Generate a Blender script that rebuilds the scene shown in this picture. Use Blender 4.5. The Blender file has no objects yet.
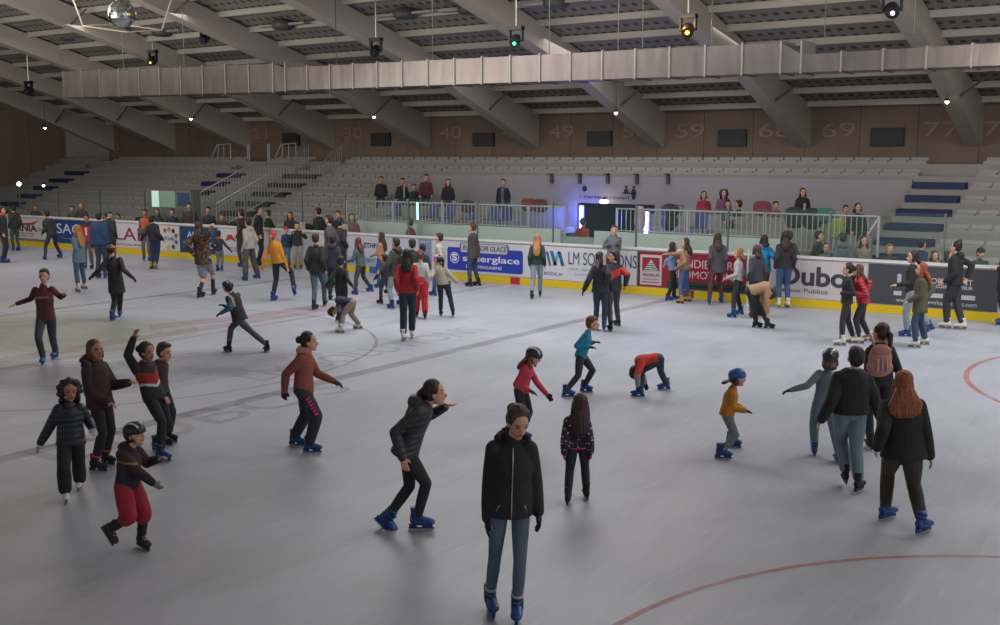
import bpy, math, random
from mathutils import Vector as V, Matrix, Quaternion
from math import sin, cos, pi, radians, atan2, sqrt
random.seed(7)
COL = bpy.context.scene.collection
# ------------------------------------------------------------------ camera geometry
FPX, HOR, YAW, CH = 1100.0, 156.0, radians(34.6), 3.66
PIT = math.atan((312.5-HOR)/FPX)
Fh = V((-sin(YAW), cos(YAW), 0)); Rt = V((cos(YAW), sin(YAW), 0)); UP = V((0, 0, 1))
_fw = Fh*cos(PIT) - UP*sin(PIT); _up = Rt.cross(_fw)
CAM = V((0, 0, CH))
def ray(px, py): return _fw*FPX + Rt*(px-500) + _up*(312.5-py)
def on_ground(px, py, z=0.0):
    d = ray(px, py); return CAM + d*((z-CH)/d.z)
def on_y(px, py, Y):
    d = ray(px, py); return CAM + d*(Y/d.y)
def at_dist(px, py, dist):
    d = ray(px, py); return CAM + d*(dist/d.dot(Fh))
# ------------------------------------------------------------------ materials
def lin(h):
    h = h.lstrip('#'); out = []
    for i in (0, 2, 4):
        c = int(h[i:i+2], 16)/255; out.append(c/12.92 if c <= .04045 else ((c+.055)/1.055)**2.4)
    return (*out, 1)
_M = {}
def newmat(name):
    m = bpy.data.materials.new(name); m.use_nodes = True
    return m, m.node_tree, m.node_tree.nodes['Principled BSDF']
def _noise(nt, scale, detail=3, stretch=None, coord='Object'):
    tc = nt.nodes.new('ShaderNodeTexCoord'); n = nt.nodes.new('ShaderNodeTexNoise')
    n.inputs['Scale'].default_value = scale; n.inputs['Detail'].default_value = detail
    if stretch:
        mp = nt.nodes.new('ShaderNodeMapping'); mp.inputs['Scale'].default_value = stretch
        nt.links.new(tc.outputs[coord], mp.inputs['Vector']); nt.links.new(mp.outputs[0], n.inputs['Vector'])
    else: nt.links.new(tc.outputs[coord], n.inputs['Vector'])
    return n
def _bump(nt, b, fac, strength, dist):
    bp = nt.nodes.new('ShaderNodeBump'); bp.inputs['Strength'].default_value = strength; bp.inputs['Distance'].default_value = dist
    nt.links.new(fac, bp.inputs['Height']); nt.links.new(bp.outputs[0], b.inputs['Normal']); return bp
def _vary(nt, b, fac, col, amt):
    r = nt.nodes.new('ShaderNodeMix'); r.data_type = 'RGBA'
    r.inputs[6].default_value = (*[c*(1-amt) for c in col[:3]], 1); r.inputs[7].default_value = (*[min(1, c*(1+amt)) for c in col[:3]], 1)
    nt.links.new(fac, r.inputs[0]); nt.links.new(r.outputs[2], b.inputs['Base Color']); return r
def mat(kind, hexc, **k):
    key = (kind, hexc, tuple(sorted(k.items())))
    if key in _M: return _M[key]
    m, nt, b = newmat(kind+'_'+hexc.strip('#')); c = lin(hexc)
    if kind in ('cloth', 'puffer', 'denim', 'dots'): c = (*[q*.93+.0075 for q in c[:3]], 1)
    b.inputs['Base Color'].default_value = c; b.inputs['Roughness'].default_value = k.get('rough', .8)
    if kind == 'cloth':
        n = _noise(nt, 9, 4); _bump(nt, b, n.outputs[0], .5, .03); _vary(nt, b, n.outputs[0], c, .22)
        b.inputs['Roughness'].default_value = .85
    elif kind == 'denim':
        n = _noise(nt, 5, 5); _bump(nt, b, n.outputs[0], .45, .03); _vary(nt, b, n.outputs[0], c, .45)
        b.inputs['Roughness'].default_value = .9
    elif kind == 'puffer':
        tc = nt.nodes.new('ShaderNodeTexCoord'); w = nt.nodes.new('ShaderNodeTexWave'); w.bands_direction = 'Z'
        w.inputs['Scale'].default_value = 5.2; w.inputs['Distortion'].default_value = 2.2; w.inputs['Detail'].default_value = 2
        nt.links.new(tc.outputs['Object'], w.inputs['Vector']); _bump(nt, b, w.outputs['Fac'], .45, .018)
        n = _noise(nt, 12, 3); _vary(nt, b, n.outputs[0], c, .25); b.inputs['Roughness'].default_value = k.get('rough', .5)
    elif kind == 'dots':
        tc = nt.nodes.new('ShaderNodeTexCoord'); vo = nt.nodes.new('ShaderNodeTexVoronoi'); vo.inputs['Scale'].default_value = 26
        vo.inputs['Randomness'].default_value = .3
        nt.links.new(tc.outputs['Object'], vo.inputs['Vector']); cr = nt.nodes.new('ShaderNodeValToRGB')
        cr.color_ramp.elements[0].color = (.55, .4, .5, 1); cr.color_ramp.elements[1].color = c; cr.color_ramp.elements[0].position = .24; cr.color_ramp.elements[1].position = .3
        nt.links.new(vo.outputs['Distance'], cr.inputs[0]); nt.links.new(cr.outputs[0], b.inputs['Base Color'])
    elif kind == 'sequin':
        n = _noise(nt, 14, 3, (1, 1, 2.2)); cr = nt.nodes.new('ShaderNodeValToRGB')
        cr.color_ramp.elements[0].color = lin('#1d1512'); cr.color_ramp.elements[1].color = c; cr.color_ramp.elements[0].position = .42; cr.color_ramp.elements[1].position = .58
        nt.links.new(n.outputs[0], cr.inputs[0]); nt.links.new(cr.outputs[0], b.inputs['Base Color'])
    elif kind == 'hair':
        n = _noise(nt, 40, 4, (1, 1, .12)); _bump(nt, b, n.outputs[0], .9, .03); _vary(nt, b, n.outputs[0], c, .6); b.inputs['Roughness'].default_value = .5
    elif kind == 'fur':
        n = _noise(nt, 60, 4); _bump(nt, b, n.outputs[0], 1, .05); _vary(nt, b, n.outputs[0], c, .6)
    elif kind == 'skin':
        n = _noise(nt, 8, 2); _vary(nt, b, n.outputs[0], c, .08); b.inputs['Roughness'].default_value = .55
        b.inputs['Subsurface Weight'].default_value = 0
    elif kind == 'plastic':
        n = _noise(nt, 20, 2); _vary(nt, b, n.outputs[0], c, .15); b.inputs['Roughness'].default_value = k.get('rough', .38)
    elif kind == 'metal':
        n = _noise(nt, 30, 2); _vary(nt, b, n.outputs[0], c, .1); b.inputs['Metallic'].default_value = .85; b.inputs['Roughness'].default_value = k.get('rough', .35)
    elif kind == 'paint':
        n = _noise(nt, 3, 3); _vary(nt, b, n.outputs[0], c, k.get('amt', .07)); b.inputs['Roughness'].default_value = k.get('rough', .6)
    elif kind == 'glow':
        b.inputs['Emission Color'].default_value = c; b.inputs['Emission Strength'].default_value = k.get('e', 5)
    _M[key] = m; return m
# ------------------------------------------------------------------ geometry accumulator
class G:
    def __init__(s): s.v = []; s.f = []
    def loft(s, rings, close=True):
        o = len(s.v); n = len(rings[0])
        for r in rings: s.v += [tuple(p) for p in r]
        for i in range(len(rings)-1):
            for j in range(n):
                a = o+i*n+j; b = o+i*n+(j+1) % n; s.f.append((a, b, b+n, a+n))
        if close:
            s.f.append(tuple(o+j for j in reversed(range(n)))); s.f.append(tuple(o+(len(rings)-1)*n+j for j in range(n)))
        return s
    def ell(s, c, ax, ay, az, n=14, m=9):
        rings = []
        for i in range(m+1):
            t = pi*(i+.0)/m; t = min(max(t, .08), pi-.08)
            rings.append([c + az*(-cos(t)) + (ax*cos(2*pi*j/n)+ay*sin(2*pi*j/n))*sin(t) for j in range(n)])
        return s.loft(rings)
    def sph(s, c, r, n=12): return s.ell(c, V((r, 0, 0)), V((0, r, 0)), V((0, 0, r)), n, 8)
    def cone(s, a, b, ra, rb, n=12):
        d = (b-a)
        if d.length < 1e-6: return s
        d.normalize(); x = d.orthogonal().normalized(); y = d.cross(x)
        return s.loft([[p + (x*cos(2*pi*j/n)+y*sin(2*pi*j/n))*r for j in range(n)] for p, r in ((a, ra), (b, rb))])
    def limb(s, pts, rad, n=12):
        for i, p in enumerate(pts): s.sph(p, rad[i], n)
        for i in range(len(pts)-1): s.cone(pts[i], pts[i+1], rad[i], rad[i+1], n)
        return s
    def tube(s, pts, rad, n=8):
        if not hasattr(rad, '__len__'): rad = [rad]*len(pts)
        rings = []; x = None
        for i, p in enumerate(pts):
            d = (pts[min(i+1, len(pts)-1)] - pts[max(i-1, 0)]).normalized()
            x = d.orthogonal().normalized() if x is None else (x - d*x.dot(d)).normalized()
            y = d.cross(x); rings.append([p + (x*cos(2*pi*j/n)+y*sin(2*pi*j/n))*rad[i] for j in range(n)])
        return s.loft(rings)
    def box(s, a, b):
        x0, y0, z0 = a; x1, y1, z1 = b; o = len(s.v)
        s.v += [(x0, y0, z0), (x1, y0, z0), (x1, y1, z0), (x0, y1, z0), (x0, y0, z1), (x1, y0, z1), (x1, y1, z1), (x0, y1, z1)]
        for q in ((0, 3, 2, 1), (4, 5, 6, 7), (0, 1, 5, 4), (1, 2, 6, 5), (2, 3, 7, 6), (3, 0, 4, 7)): s.f.append(tuple(o+i for i in q))
        return s
    def prism(s, prof, x0, x1):          # (y,z) outline extruded along x
        n = len(prof); o = len(s.v)
        s.v += [(x0, y, z) for y, z in prof] + [(x1, y, z) for y, z in prof]
        for j in range(n): s.f.append((o+j, o+(j+1) % n, o+n+(j+1) % n, o+n+j))
        s.f.append(tuple(o+j for j in reversed(range(n)))); s.f.append(tuple(o+n+j for j in range(n))); return s
    def mesh(s, name):
        me = bpy.data.meshes.new(name); me.from_pydata([tuple(p) for p in s.v], [], s.f); me.validate(); me.update(); return me
def link(name, g, m, parent=None, smooth=False, loc=None):
    me = g if isinstance(g, bpy.types.Mesh) else g.mesh(name)
    if m is not None and not len(me.materials):
        for q in (m if isinstance(m, (list, tuple)) else [m]): me.materials.append(q)
    if not isinstance(g, bpy.types.Mesh):
        import bmesh
        bm = bmesh.new(); bm.from_mesh(me); bmesh.ops.recalc_face_normals(bm, faces=bm.faces); bm.to_mesh(me); bm.free()
    if smooth:
        for p in me.polygons: p.use_smooth = True
    o = bpy.data.objects.new(name, me); COL.objects.link(o)
    if parent: o.parent = parent
    if loc: o.location = loc
    return o
def tag(o, label, cat, group=None, kind=None):
    if label: o['label'] = label
    if cat: o['category'] = cat
    if group: o['group'] = group
    if kind: o['kind'] = kind
    return o
def empty(name, loc, label, cat, group=None):
    o = bpy.data.objects.new(name, None); COL.objects.link(o); o.location = loc; o.empty_display_size = .1
    return tag(o, label, cat, group)
def struct(name, g, m, parent=None, smooth=False):
    o = link(name, g, m, parent, smooth)
    if parent is None: o['kind'] = 'structure'
    return o
_Q = []
def soft(name, g, mats, parent, voxel, it=3, fac=.5, paint=None, loc=None):
    o = link(name, g, mats, parent, loc=loc)
    r = o.modifiers.new('r', 'REMESH'); r.mode = 'VOXEL'; r.voxel_size = voxel; r.use_smooth_shade = True
    s = o.modifiers.new('s', 'SMOOTH'); s.factor = fac; s.iterations = it
    _Q.append((o, paint)); return o
def bake_soft():
    dg = bpy.context.evaluated_depsgraph_get(); dg.update(); todo = []
    for o, paint in _Q: todo.append((o, paint, bpy.data.meshes.new_from_object(o.evaluated_get(dg))))
    for o, paint, me in todo:
        old = o.data; o.modifiers.clear(); mats = [m for m in old.materials]
        me.materials.clear()
        for m in mats: me.materials.append(m)
        for p in me.polygons: p.use_smooth = True; p.material_index = 0
        if paint:
            for p in me.polygons:
                i = paint(p.center)
                if i: p.material_index = i
        nm = old.name; o.data = me
        if old.users == 0: bpy.data.meshes.remove(old)
    _Q.clear()
# ------------------------------------------------------------------ the hall
YB, XL, XR = 26.15, -52.3, 14.0
def sel(px, Y): return on_y(px, 200, Y).x           # world x of an image column on a plane parallel to the boards
def zy(px, py, Y): return on_y(px, py, Y).z
def quad(pts): g = G(); g.v = [tuple(p) for p in pts]; g.f = [tuple(range(len(pts)))]; return g
def gbox(a, b): return G().box(a, b)
# ice
def ice_material():
    m, nt, b = newmat('ice'); N = nt.nodes; L = nt.links
    tc = N.new('ShaderNodeTexCoord')
    def noise(sc, det, st=(1, 1, 1)):
        mp = N.new('ShaderNodeMapping'); mp.inputs['Scale'].default_value = st; L.new(tc.outputs['Object'], mp.inputs['Vector'])
        n = N.new('ShaderNodeTexNoise'); n.inputs['Scale'].default_value = sc; n.inputs['Detail'].default_value = det; L.new(mp.outputs[0], n.inputs['Vector']); return n
    n1 = noise(.35, 4); n2 = noise(2.2, 6, (1, .35, 1)); n3 = noise(14, 4, (1, .12, 1))
    r = N.new('ShaderNodeValToRGB'); r.color_ramp.elements[0].position = .33; r.color_ramp.elements[1].position = .7
    r.color_ramp.elements[0].color = lin('#9b9ea8'); r.color_ramp.elements[1].color = lin('#afb1bb'); L.new(n1.outputs[0], r.inputs[0])
    mx = N.new('ShaderNodeMix'); mx.data_type = 'RGBA'; mx.inputs[7].default_value = lin('#979aa4'); L.new(r.outputs[0], mx.inputs[6])
    r2 = N.new('ShaderNodeValToRGB'); r2.color_ramp.elements[0].position = .5; r2.color_ramp.elements[1].position = .78; L.new(n2.outputs[0], r2.inputs[0]); 
    L.new(r2.outputs[0], mx.inputs[0]); 
    mx2 = N.new('ShaderNodeMix'); mx2.data_type = 'RGBA'; mx2.inputs[7].default_value = lin('#bcbec6'); L.new(mx.outputs[2], mx2.inputs[6])
    r3 = N.new('ShaderNodeValToRGB'); r3.color_ramp.elements[0].position = .55; r3.color_ramp.elements[1].position = .8; L.new(n3.outputs[0], r3.inputs[0]); r3.color_ramp.elements[1].color = (.5, .5, .5, 1)
    L.new(r3.outputs[0], mx2.inputs[0]); L.new(mx2.outputs[2], b.inputs['Base Color'])
    b.inputs['Roughness'].default_value = .42; b.inputs['Specular IOR Level'].default_value = .35
    _bump(nt, b, n2.outputs[0], .12, .02); return m
ice = struct('floor', quad([(-62, -7, 0), (22, -7, 0), (22, YB, 0), (-62, YB, 0)]), ice_material())
def faint(name, hexc, a, sc=1.3):
    m, nt, b = newmat(name); N = nt.nodes; L = nt.links
    b.inputs['Base Color'].default_value = lin(hexc); b.inputs['Roughness'].default_value = .5
    n = _noise(nt, sc, 5); mr = N.new('ShaderNodeMapRange'); mr.inputs[1].default_value = .3; mr.inputs[2].default_value = .7; mr.inputs[3].default_value = a*.45; mr.inputs[4].default_value = min(1, a*1.3)
    L.new(n.outputs[0], mr.inputs[0]); L.new(mr.outputs[0], b.inputs['Alpha']); return m
def mark(name, g, m):
    return struct(name, g, m, ice)
def arcg(cx, cy, r, wd, a0=0, a1=360, n=72, z=.003):
    g = G()
    for i in range(n+1):
        t = radians(a0+(a1-a0)*i/n); g.v += [(cx+(r-wd/2)*cos(t), cy+(r-wd/2)*sin(t), z), (cx+(r+wd/2)*cos(t), cy+(r+wd/2)*sin(t), z)]
    g.f = [(2*i, 2*i+1, 2*i+3, 2*i+2) for i in range(n)]; return g
red = faint('ice_red', '#b86a5e', .5); dk = faint('ice_dark', '#6e5a62', .27); lt = faint('ice_letters', '#7a7078', .09); grn = faint('ice_green', '#a3a878', .13, .5); gry = faint('ice_grey', '#7d747c', .11, .8); redd = faint('ice_red_faint', '#b0605a', .2)
mark('line_centre', quad([(-12.55, -7, .002), (-12.25, -7, .002), (-12.25, YB, .002), (-12.55, YB, .002)]), dk)
mark('line_blue', quad([(-23.95, -7, .002), (-23.7, -7, .002), (-23.7, YB, .002), (-23.95, YB, .002)]), dk)
mark('line_thin_red', quad([(-17.85, -7, .002), (-17.7, -7, .002), (-17.7, YB, .002), (-17.85, YB, .002)]), redd)
ARCS = []
def circ3(p, q, r_):   # circle through three picked ice points
    a, b_, c = [on_ground(*k) for k in (p, q, r_)]
    d = 2*(a.x*(b_.y-c.y)+b_.x*(c.y-a.y)+c.x*(a.y-b_.y)); A, B_, C_ = a.x**2+a.y**2, b_.x**2+b_.y**2, c.x**2+c.y**2
    ux = (A*(b_.y-c.y)+B_*(c.y-a.y)+C_*(a.y-b_.y))/d; uy = (A*(c.x-b_.x)+B_*(a.x-c.x)+C_*(b_.x-a.x))/d
    return ux, uy, sqrt((a.x-ux)**2+(a.y-uy)**2)
for nm, pts, wd in (('circle_near', ((622, 622), (760, 573), (998, 557)), .06), ('circle_middle', ((300, 378), (372, 350), (372, 334)), .07)):
    c_ = circ3(*pts); print(nm, c_); mark(nm, arcg(c_[0], c_[1], c_[2], wd), red if nm == 'circle_near' else dk)
c_ = circ3((1000, 357), (966, 377), (1000, 402)); mark('circle_right', arcg(c_[0], c_[1], c_[2], .09), red)
def gpoly(pts, z): return quad([(*on_ground(*p).xy, z) for p in pts])
def blob(name, cx, cy, rx, ry, m, z, rot=0, jag=.12):
    rr = random.Random(int(cx*7+cy)); g = G(); n = 48
    for i in range(n):
        t = 2*pi*i/n; q = 1+jag*sin(3*t+cx)+rr.uniform(-.03, .03); X = cx+rx*q*cos(t); Y_ = cy+ry*q*sin(t); p = on_ground(X, Y_); g.v.append((p.x, p.y, z))
    g.f = [tuple(range(n))]; mark(name, g, m)
for q_ in (1.08, .95, .8, .6): blob('green_patch', 60, 335, 125*q_, 21*q_, grn, .0012+.0002*q_)
for q_ in (1.1, .9, .7): blob('grey_patch', 60, 376, 170*q_, 15*q_, gry, .0015+.0002*q_)
for q_ in (1.1, .9, .7): blob('grey_patch', 225, 363, 110*q_, 13*q_, gry, .002+.0002*q_)
mark('line_red_faint', gpoly([(0, 358), (150, 334), (330, 308), (330, 311), (150, 339), (0, 364)], .002), redd)
mark('line_red_faint', gpoly([(150, 325), (260, 313), (420, 290), (420, 293), (260, 318), (150, 330)], .0022), redd)
# faded lettering under the ice beside the centre line
TXT = []
def text(body, name, parent, loc, h, w, m, rot=(pi/2, 0, 0), ext=.002, bold=0.0, shear=0, align='CENTER'):
    c = bpy.data.curves.new(name, 'FONT'); c.body = body; c.size = h/.72; c.extrude = ext; c.offset = bold; c.align_x = align; c.align_y = 'CENTER'; c.shear = shear
    o = bpy.data.objects.new(name, c); COL.objects.link(o); o.location = loc; o.rotation_euler = rot; c.materials.append(m)
    if parent: o.parent = parent
    TXT.append((o, w)); return o
pt_ = on_ground(235, 423); t_ = text('DUBOS', 'ice_lettering', ice, (pt_.x-.55, pt_.y, .003), 1.0, 5.2, lt, (0, 0, radians(90)))
t_ = text('LM SOLUTIONS', 'ice_lettering', ice, (-13.6, 15.6, .003), .8, 6.5, lt, (0, 0, radians(90)))
# ---- rink barrier
wht = mat('paint', '#c3c2c8', amt=.04, rough=.35); ylw = mat('paint', '#d8b91a', amt=.05, rough=.4)
bar = empty('rink_barrier', (0, YB, 0), 'long white rink barrier with yellow kick strip along the far side of the ice', 'barrier')
GX0, GX1 = sel(300, YB), sel(343, YB)
link('board_panel', G().box((-62, .05, .0), (GX0, .13, 1.19)).box((GX0+.04, .05, 0), (GX1-.04, .13, 1.19)).box((GX1, .05, 0), (16, .13, 1.19)), wht, bar)
link('kick_strip', G().box((-62, .02, .0), (GX0, .05, .2)).box((GX1, .02, .0), (16, .05, .2)), ylw, bar)
link('cap_rail', G().box((-62, -.0, 1.19), (GX0, .17, 1.25)).box((GX0+.03, -.0, 1.19), (GX1-.03, .17, 1.25)).box((GX1, 0, 1.19), (16, .17, 1.25)), mat('paint', '#d6d3d2', amt=.03), bar)
for px, c in ((515, '#b02a2c'), (372, '#2a5aa8'), (690, '#8a3a30')):
    xx = sel(px, YB); link('line_mark', G().box((xx-.16, .005, .0), (xx+.16, .03, .2)), mat('paint', c), bar)
for q in (GX0, GX1): link('gate_post', G().box((q-.05, .0, 0), (q+.05, .16, 1.5)), mat('paint', '#aaa59c'), bar)
def glassmat(tint, al):
    m, nt, b = newmat('glass_'+tint.strip('#')); N = nt.nodes; L = nt.links; out = N['Material Output']
    tr_ = N.new('ShaderNodeBsdfTransparent'); tr_.inputs[0].default_value = (.975, .988, .982, 1)
    mix = N.new('ShaderNodeMixShader'); mix.inputs[0].default_value = al; b.inputs['Base Color'].default_value = lin(tint); b.inputs['Roughness'].default_value = .12
    n = _noise(nt, 1.5, 3); _vary(nt, b, n.outputs[0], lin(tint), .1)
    L.new(tr_.outputs[0], mix.inputs[1]); L.new(b.outputs[0], mix.inputs[2]); L.new(mix.outputs[0], out.inputs[0]); return m
gl1 = glassmat('#8fa79c', .02); postm = mat('metal', '#7c8480', rough=.5)
def glass_run(x0, x1, n, ztop=2.36):
    for i in range(n):
        a = x0+(x1-x0)*i/n; b_ = x0+(x1-x0)*(i+1)/n
        link('glass_pane', G().box((a+.02, .08, 1.25), (b_-.02, .092, ztop)), gl1, bar)
        link('glass_post', G().box((a-.018, .06, 1.2), (a+.018, .11, ztop+.01)), postm, bar)
    link('glass_post', G().box((x1-.018, .06, 1.2), (x1+.018, .11, ztop+.01)), postm, bar)
glass_run(-61, GX0, 13, 2.36); gl1 = glassmat('#9ab5a8', .035); glass_run(GX1, 15, 15, 2.36)
# ---- adverts on the barrier
def banner(x0, x1, col, label, z0=.22, z1=1.15):
    X0, X1 = sel(x0, YB), sel(x1, YB); o = link('advertising_banner', G().box((X0-(X0+X1)/2, -.006, z0), (X1-(X0+X1)/2, .006, z1)), mat('paint', col, amt=.03, rough=.4), loc=((X0+X1)/2, YB+.04, 0))
    tag(o, label, 'banner'); o['w'] = X1-X0; del o['w']; return o, X1-X0
Fy = -.012
def btext(o, s_, px, z, h, wpx, c, **k):
    cx = sel(px, YB)-o.location.x; w_ = sel(px+wpx/2, YB)-sel(px-wpx/2, YB)
    return text(s_, 'lettering', o, (cx, Fy, z), h, w_, mat('paint', c, amt=.02), **k)
def bbox(o, x0, x1, z0, z1, c, name='colour_block', dy=0):
    X0, X1 = sel(x0, YB)-o.location.x, sel(x1, YB)-o.location.x
    return link(name, G().box((X0, Fy-.002-dy, z0), (X1, -.002, z1)), mat('paint', c, amt=.03), o)
def bpoly(o, pts, c, name='logo', dy=.002):
    g = G(); q = [(sel(px, YB)-o.location.x, z) for px, z in pts]; n = len(q)
    g.v = [(x, Fy-dy, z) for x, z in q]+[(x, -.002, z) for x, z in q]
    g.f = [tuple(range(n)), tuple(reversed(range(n, 2*n)))]+[(i, (i+1) % n, n+(i+1) % n, n+i) for i in range(n)]
    return link(name, g, mat('paint', c, amt=.02), o)
o, w_ = banner(2, 49, '#c9c6c9', 'white advert with red swoosh and ANIA Club lettering at far left')
btext(o, 'TANIA', 21, .72, .27, 26, '#23242a', bold=.01); btext(o, 'Club', 38, .7, .16, 8, '#a0283a'); bbox(o, 12, 46, .22, .3, '#6e6a70')
bpoly(o, [(8, 1.08), (20, .93), (30, .97), (38, 1.1), (31, .88), (20, .84), (8, .95)], '#b0303a', 'swoosh'); btext(o, 'Fitness Santé', 22, .52, .07, 18, '#8a4048'); btext(o, 'musculation cardio', 22, .42, .06, 18, '#8a4048')
o, w_ = banner(52, 109, '#26407a', 'dark blue advert with SAGES in white letters')
btext(o, 'SAGES', 73, .78, .4, 38, '#c8ccd8'); btext(o, 'www.sages.fr', 66, .42, .07, 14, '#b07a9a')
o, w_ = banner(109.5, 156, '#c9c6cc', 'white advert with LAB in dark red letters')
btext(o, 'LAB', 128, .72, .5, 32, '#8a1a3a'); btext(o, 'BETON.IMMO', 128, .34, .09, 34, '#9a2a5a')
o, w_ = banner(156.5, 177.2, '#cdc9c8', 'white advert with a ring of coloured figures around blue letters')
for i_, (c, ang) in enumerate((('#c07a4a', 90), ('#2b3b4a', 55), ('#b04a3a', 20), ('#3a7a6a', -20), ('#4a4a70', -60), ('#c8a060', -100), ('#a05a3a', 125))):
    cx, cz = 167+7.2*cos(radians(ang)), .68+.34*sin(radians(ang)); bpoly(o, [(cx+1.7*cos(q*pi/4), cz+.085*sin(q*pi/4)) for q in range(8)], c, 'figure')
btext(o, 'Kids', 167, .68, .16, 9, '#2a4a9a')
o, w_ = banner(177.4, 215.5, '#26456e', 'blue advert with two lines of pale capitals behind the brown wrap dress')
btext(o, 'ANIMA', 197, .86, .22, 24, '#c9d2de'); btext(o, 'PRODUCTION', 198, .5, .22, 34, '#c9d2de')
o, w_ = banner(216, 262, '#c9c8ce', 'white advert with small red logo right of the blue one')
bpoly(o, [(223, .72), (226, .95), (230, .95), (233, .72), (229, .8)], '#b0303a'); btext(o, 'Arnel', 237, .8, .13, 12, '#5a4a6a'); btext(o, 'peinture décoration', 236, .5, .06, 22, '#8a7a8a'); btext(o, 'tél 05 59 63', 236, .4, .05, 18, '#a06a7a')
o, w_ = banner(346, 417, '#b9bccb', 'pale grey blue advert with ETHNI lettering behind the crowd')
btext(o, 'ETHNIK', 372, .86, .16, 20, '#3a4458', bold=.006); bbox(o, 346, 412, .24, .5, '#8fa4c0'); btext(o, 'SPORT & LOISIRS', 378, .38, .1, 44, '#d0d4de')
o, w_ = banner(417.5, 430, '#7c88a6', 'narrow plain slate blue advert beside the boy in pale jacket')
bbox(o, 419, 428.5, .3, .36, '#a9b2c8', 'pale_stripe'); bbox(o, 419, 428.5, 1.05, 1.09, '#a9b2c8', 'pale_stripe')
o, w_ = banner(430.5, 531, '#c6c4ca', 'white advert carrying the blue synerglace logo plate')
bpoly(o, [(446.5, .36), (447.5, .3), (521, .3), (522.5, .36), (522.5, .9), (521, .97), (447.5, .97), (446.5, .9)], '#2438a0', 'logo_plate', .004)
bpoly(o, [(459, .86), (460, .82), (507, .82), (508, .86), (508, 1.06), (507, 1.12), (460, 1.12), (459, 1.06)], '#3a3c66', 'tag_plate', .007)
bpoly(o, [(460.2, .87), (461, .84), (506, .84), (506.8, .87), (506.8, 1.05), (506, 1.1), (461, 1.1), (460.2, 1.05)], '#b6b6c0', 'tag_plate_face', .009)
t0 = btext(o, 'ROUL LOIR GLACE', 483.5, .97, .15, 44, '#2a2a50', bold=.002, shear=.2); t0.location.y -= .012
t0 = btext(o, 'synerglace', 490, .66, .19, 57, '#d5d8ec', bold=.003); t0.location.y -= .008
t0 = btext(o, 'LOIR MAGASINS', 483, .42, .09, 36, '#c9cde8', bold=.002); t0.location.y -= .008
g = G()
for i_ in range(32):
    t1, t2 = 2*pi*i_/32, 2*pi*(i_+1)/32
    g.f.append((4*i_, 4*i_+1, 4*i_+2, 4*i_+3)); cx0 = sel(453.8, YB)-o.location.x
    g.v += [(cx0+.165*cos(t1), -.02, .66+.165*sin(t1)), (cx0+.165*cos(t2), -.02, .66+.165*sin(t2)), (cx0+.14*cos(t2), -.02, .66+.14*sin(t2)), (cx0+.14*cos(t1), -.02, .66+.14*sin(t1))]
link('ring_logo', g, mat('paint', '#d5d8ec', amt=.02), o); t0 = btext(o, 'S', 453.8, .66, .2, 5, '#d5d8ec', bold=.012); t0.location.y -= .008
o, w_ = banner(532, 637, '#c9c8ce', 'white LM SOLUTIONS advert with blue folded M logo')
bpoly(o, [(545.5, 1.0), (548, 1.0), (551, .6), (549, .6)], '#3a5a78'); bpoly(o, [(549.5, 1.02), (553, 1.02), (557, .62), (553.5, .62)], '#2a6a90'); bpoly(o, [(553, .62), (556, .62), (560, 1.02), (557, 1.02)], '#5aa0c0'); bpoly(o, [(557.5, 1.02), (560.5, 1.02), (564.5, .62), (561, .62)], '#1f5880')
btext(o, 'LM SOLUTIONS', 602, .83, .36, 69, '#2a4a62'); btext(o, 'BOUCAU, 64', 553, .38, .09, 18, '#3a4a70'); btext(o, 'NEUF - RENOVATION - ENTRETIEN', 599, .55, .07, 60, '#9a9aa6'); btext(o, 'lmsolutions-habitat.com', 600, .42, .06, 50, '#9aa0b4')
o, w_ = banner(638, 748, '#8a1a2c', 'dark red and green advert with a white square and a striped triangle')
bbox(o, 668, 748, .22, .42, '#1f3a30', 'green_strip'); bbox(o, 638, 640, .22, 1.15, '#3a3a34', 'dark_edge')
bbox(o, 641, 662.5, .27, 1.07, '#c2b4b6', 'white_square'); bbox(o, 643, 660.5, .62, 1.0, '#8a1a2c', 'red_square', .003)
bpoly(o, [(644, .63), (652, .95), (660, .63)], '#b9b4b0', 'triangle', .008)
for q in range(4): bpoly(o, [(644.6+q*1.55, .66+q*.055), (659.4-q*1.55, .66+q*.055), (658.8-q*1.55, .685+q*.055), (645.2+q*1.55, .685+q*.055)], '#2c5a40', 'green_stripe', .010)
t0 = btext(o, 'MENDIBOURE', 652, .53, .09, 17, '#4a3a3a'); t0.location.y -= .006; t0 = btext(o, 'PROMOTIONS', 652, .42, .05, 16, '#6a5a5a'); t0.location.y -= .006; bbox(o, 643, 656, .33, .355, '#a01a2c', 'red_bar', .004); bbox(o, 656, 660.5, .33, .355, '#1f3a30', 'green_bar', .004)
btext(o, 'MENDIBOURE', 706, .88, .22, 66, '#c9b6b8'); btext(o, 'PROMOTIONS', 706, .6, .2, 66, '#c9b6b8'); t0 = btext(o, "L'immobilier de qualité", 708, .32, .1, 62, '#6a9a84', shear=.3)
o, w_ = banner(772, 870.5, '#c2bcbe', 'white advert with Dubos in big dark letters')
btext(o, 'Dubos', 821, .74, .46, 80, '#3a3a42', bold=.018); btext(o, 'Travaux Publics', 803, .4, .11, 56, '#5a5a62')
o, w_ = banner(871.5, 1004, '#45464c', 'dark grey advert with DEVELOPPEMENT in white capitals')
btext(o, 'DEVELOPPEMENT', 944, .83, .13, 66, '#c2c2c6'); btext(o, 'PROMOTEUR CONSTRUCTEUR', 944, .71, .07, 66, '#b4b4b8', bold=.004)
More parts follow.
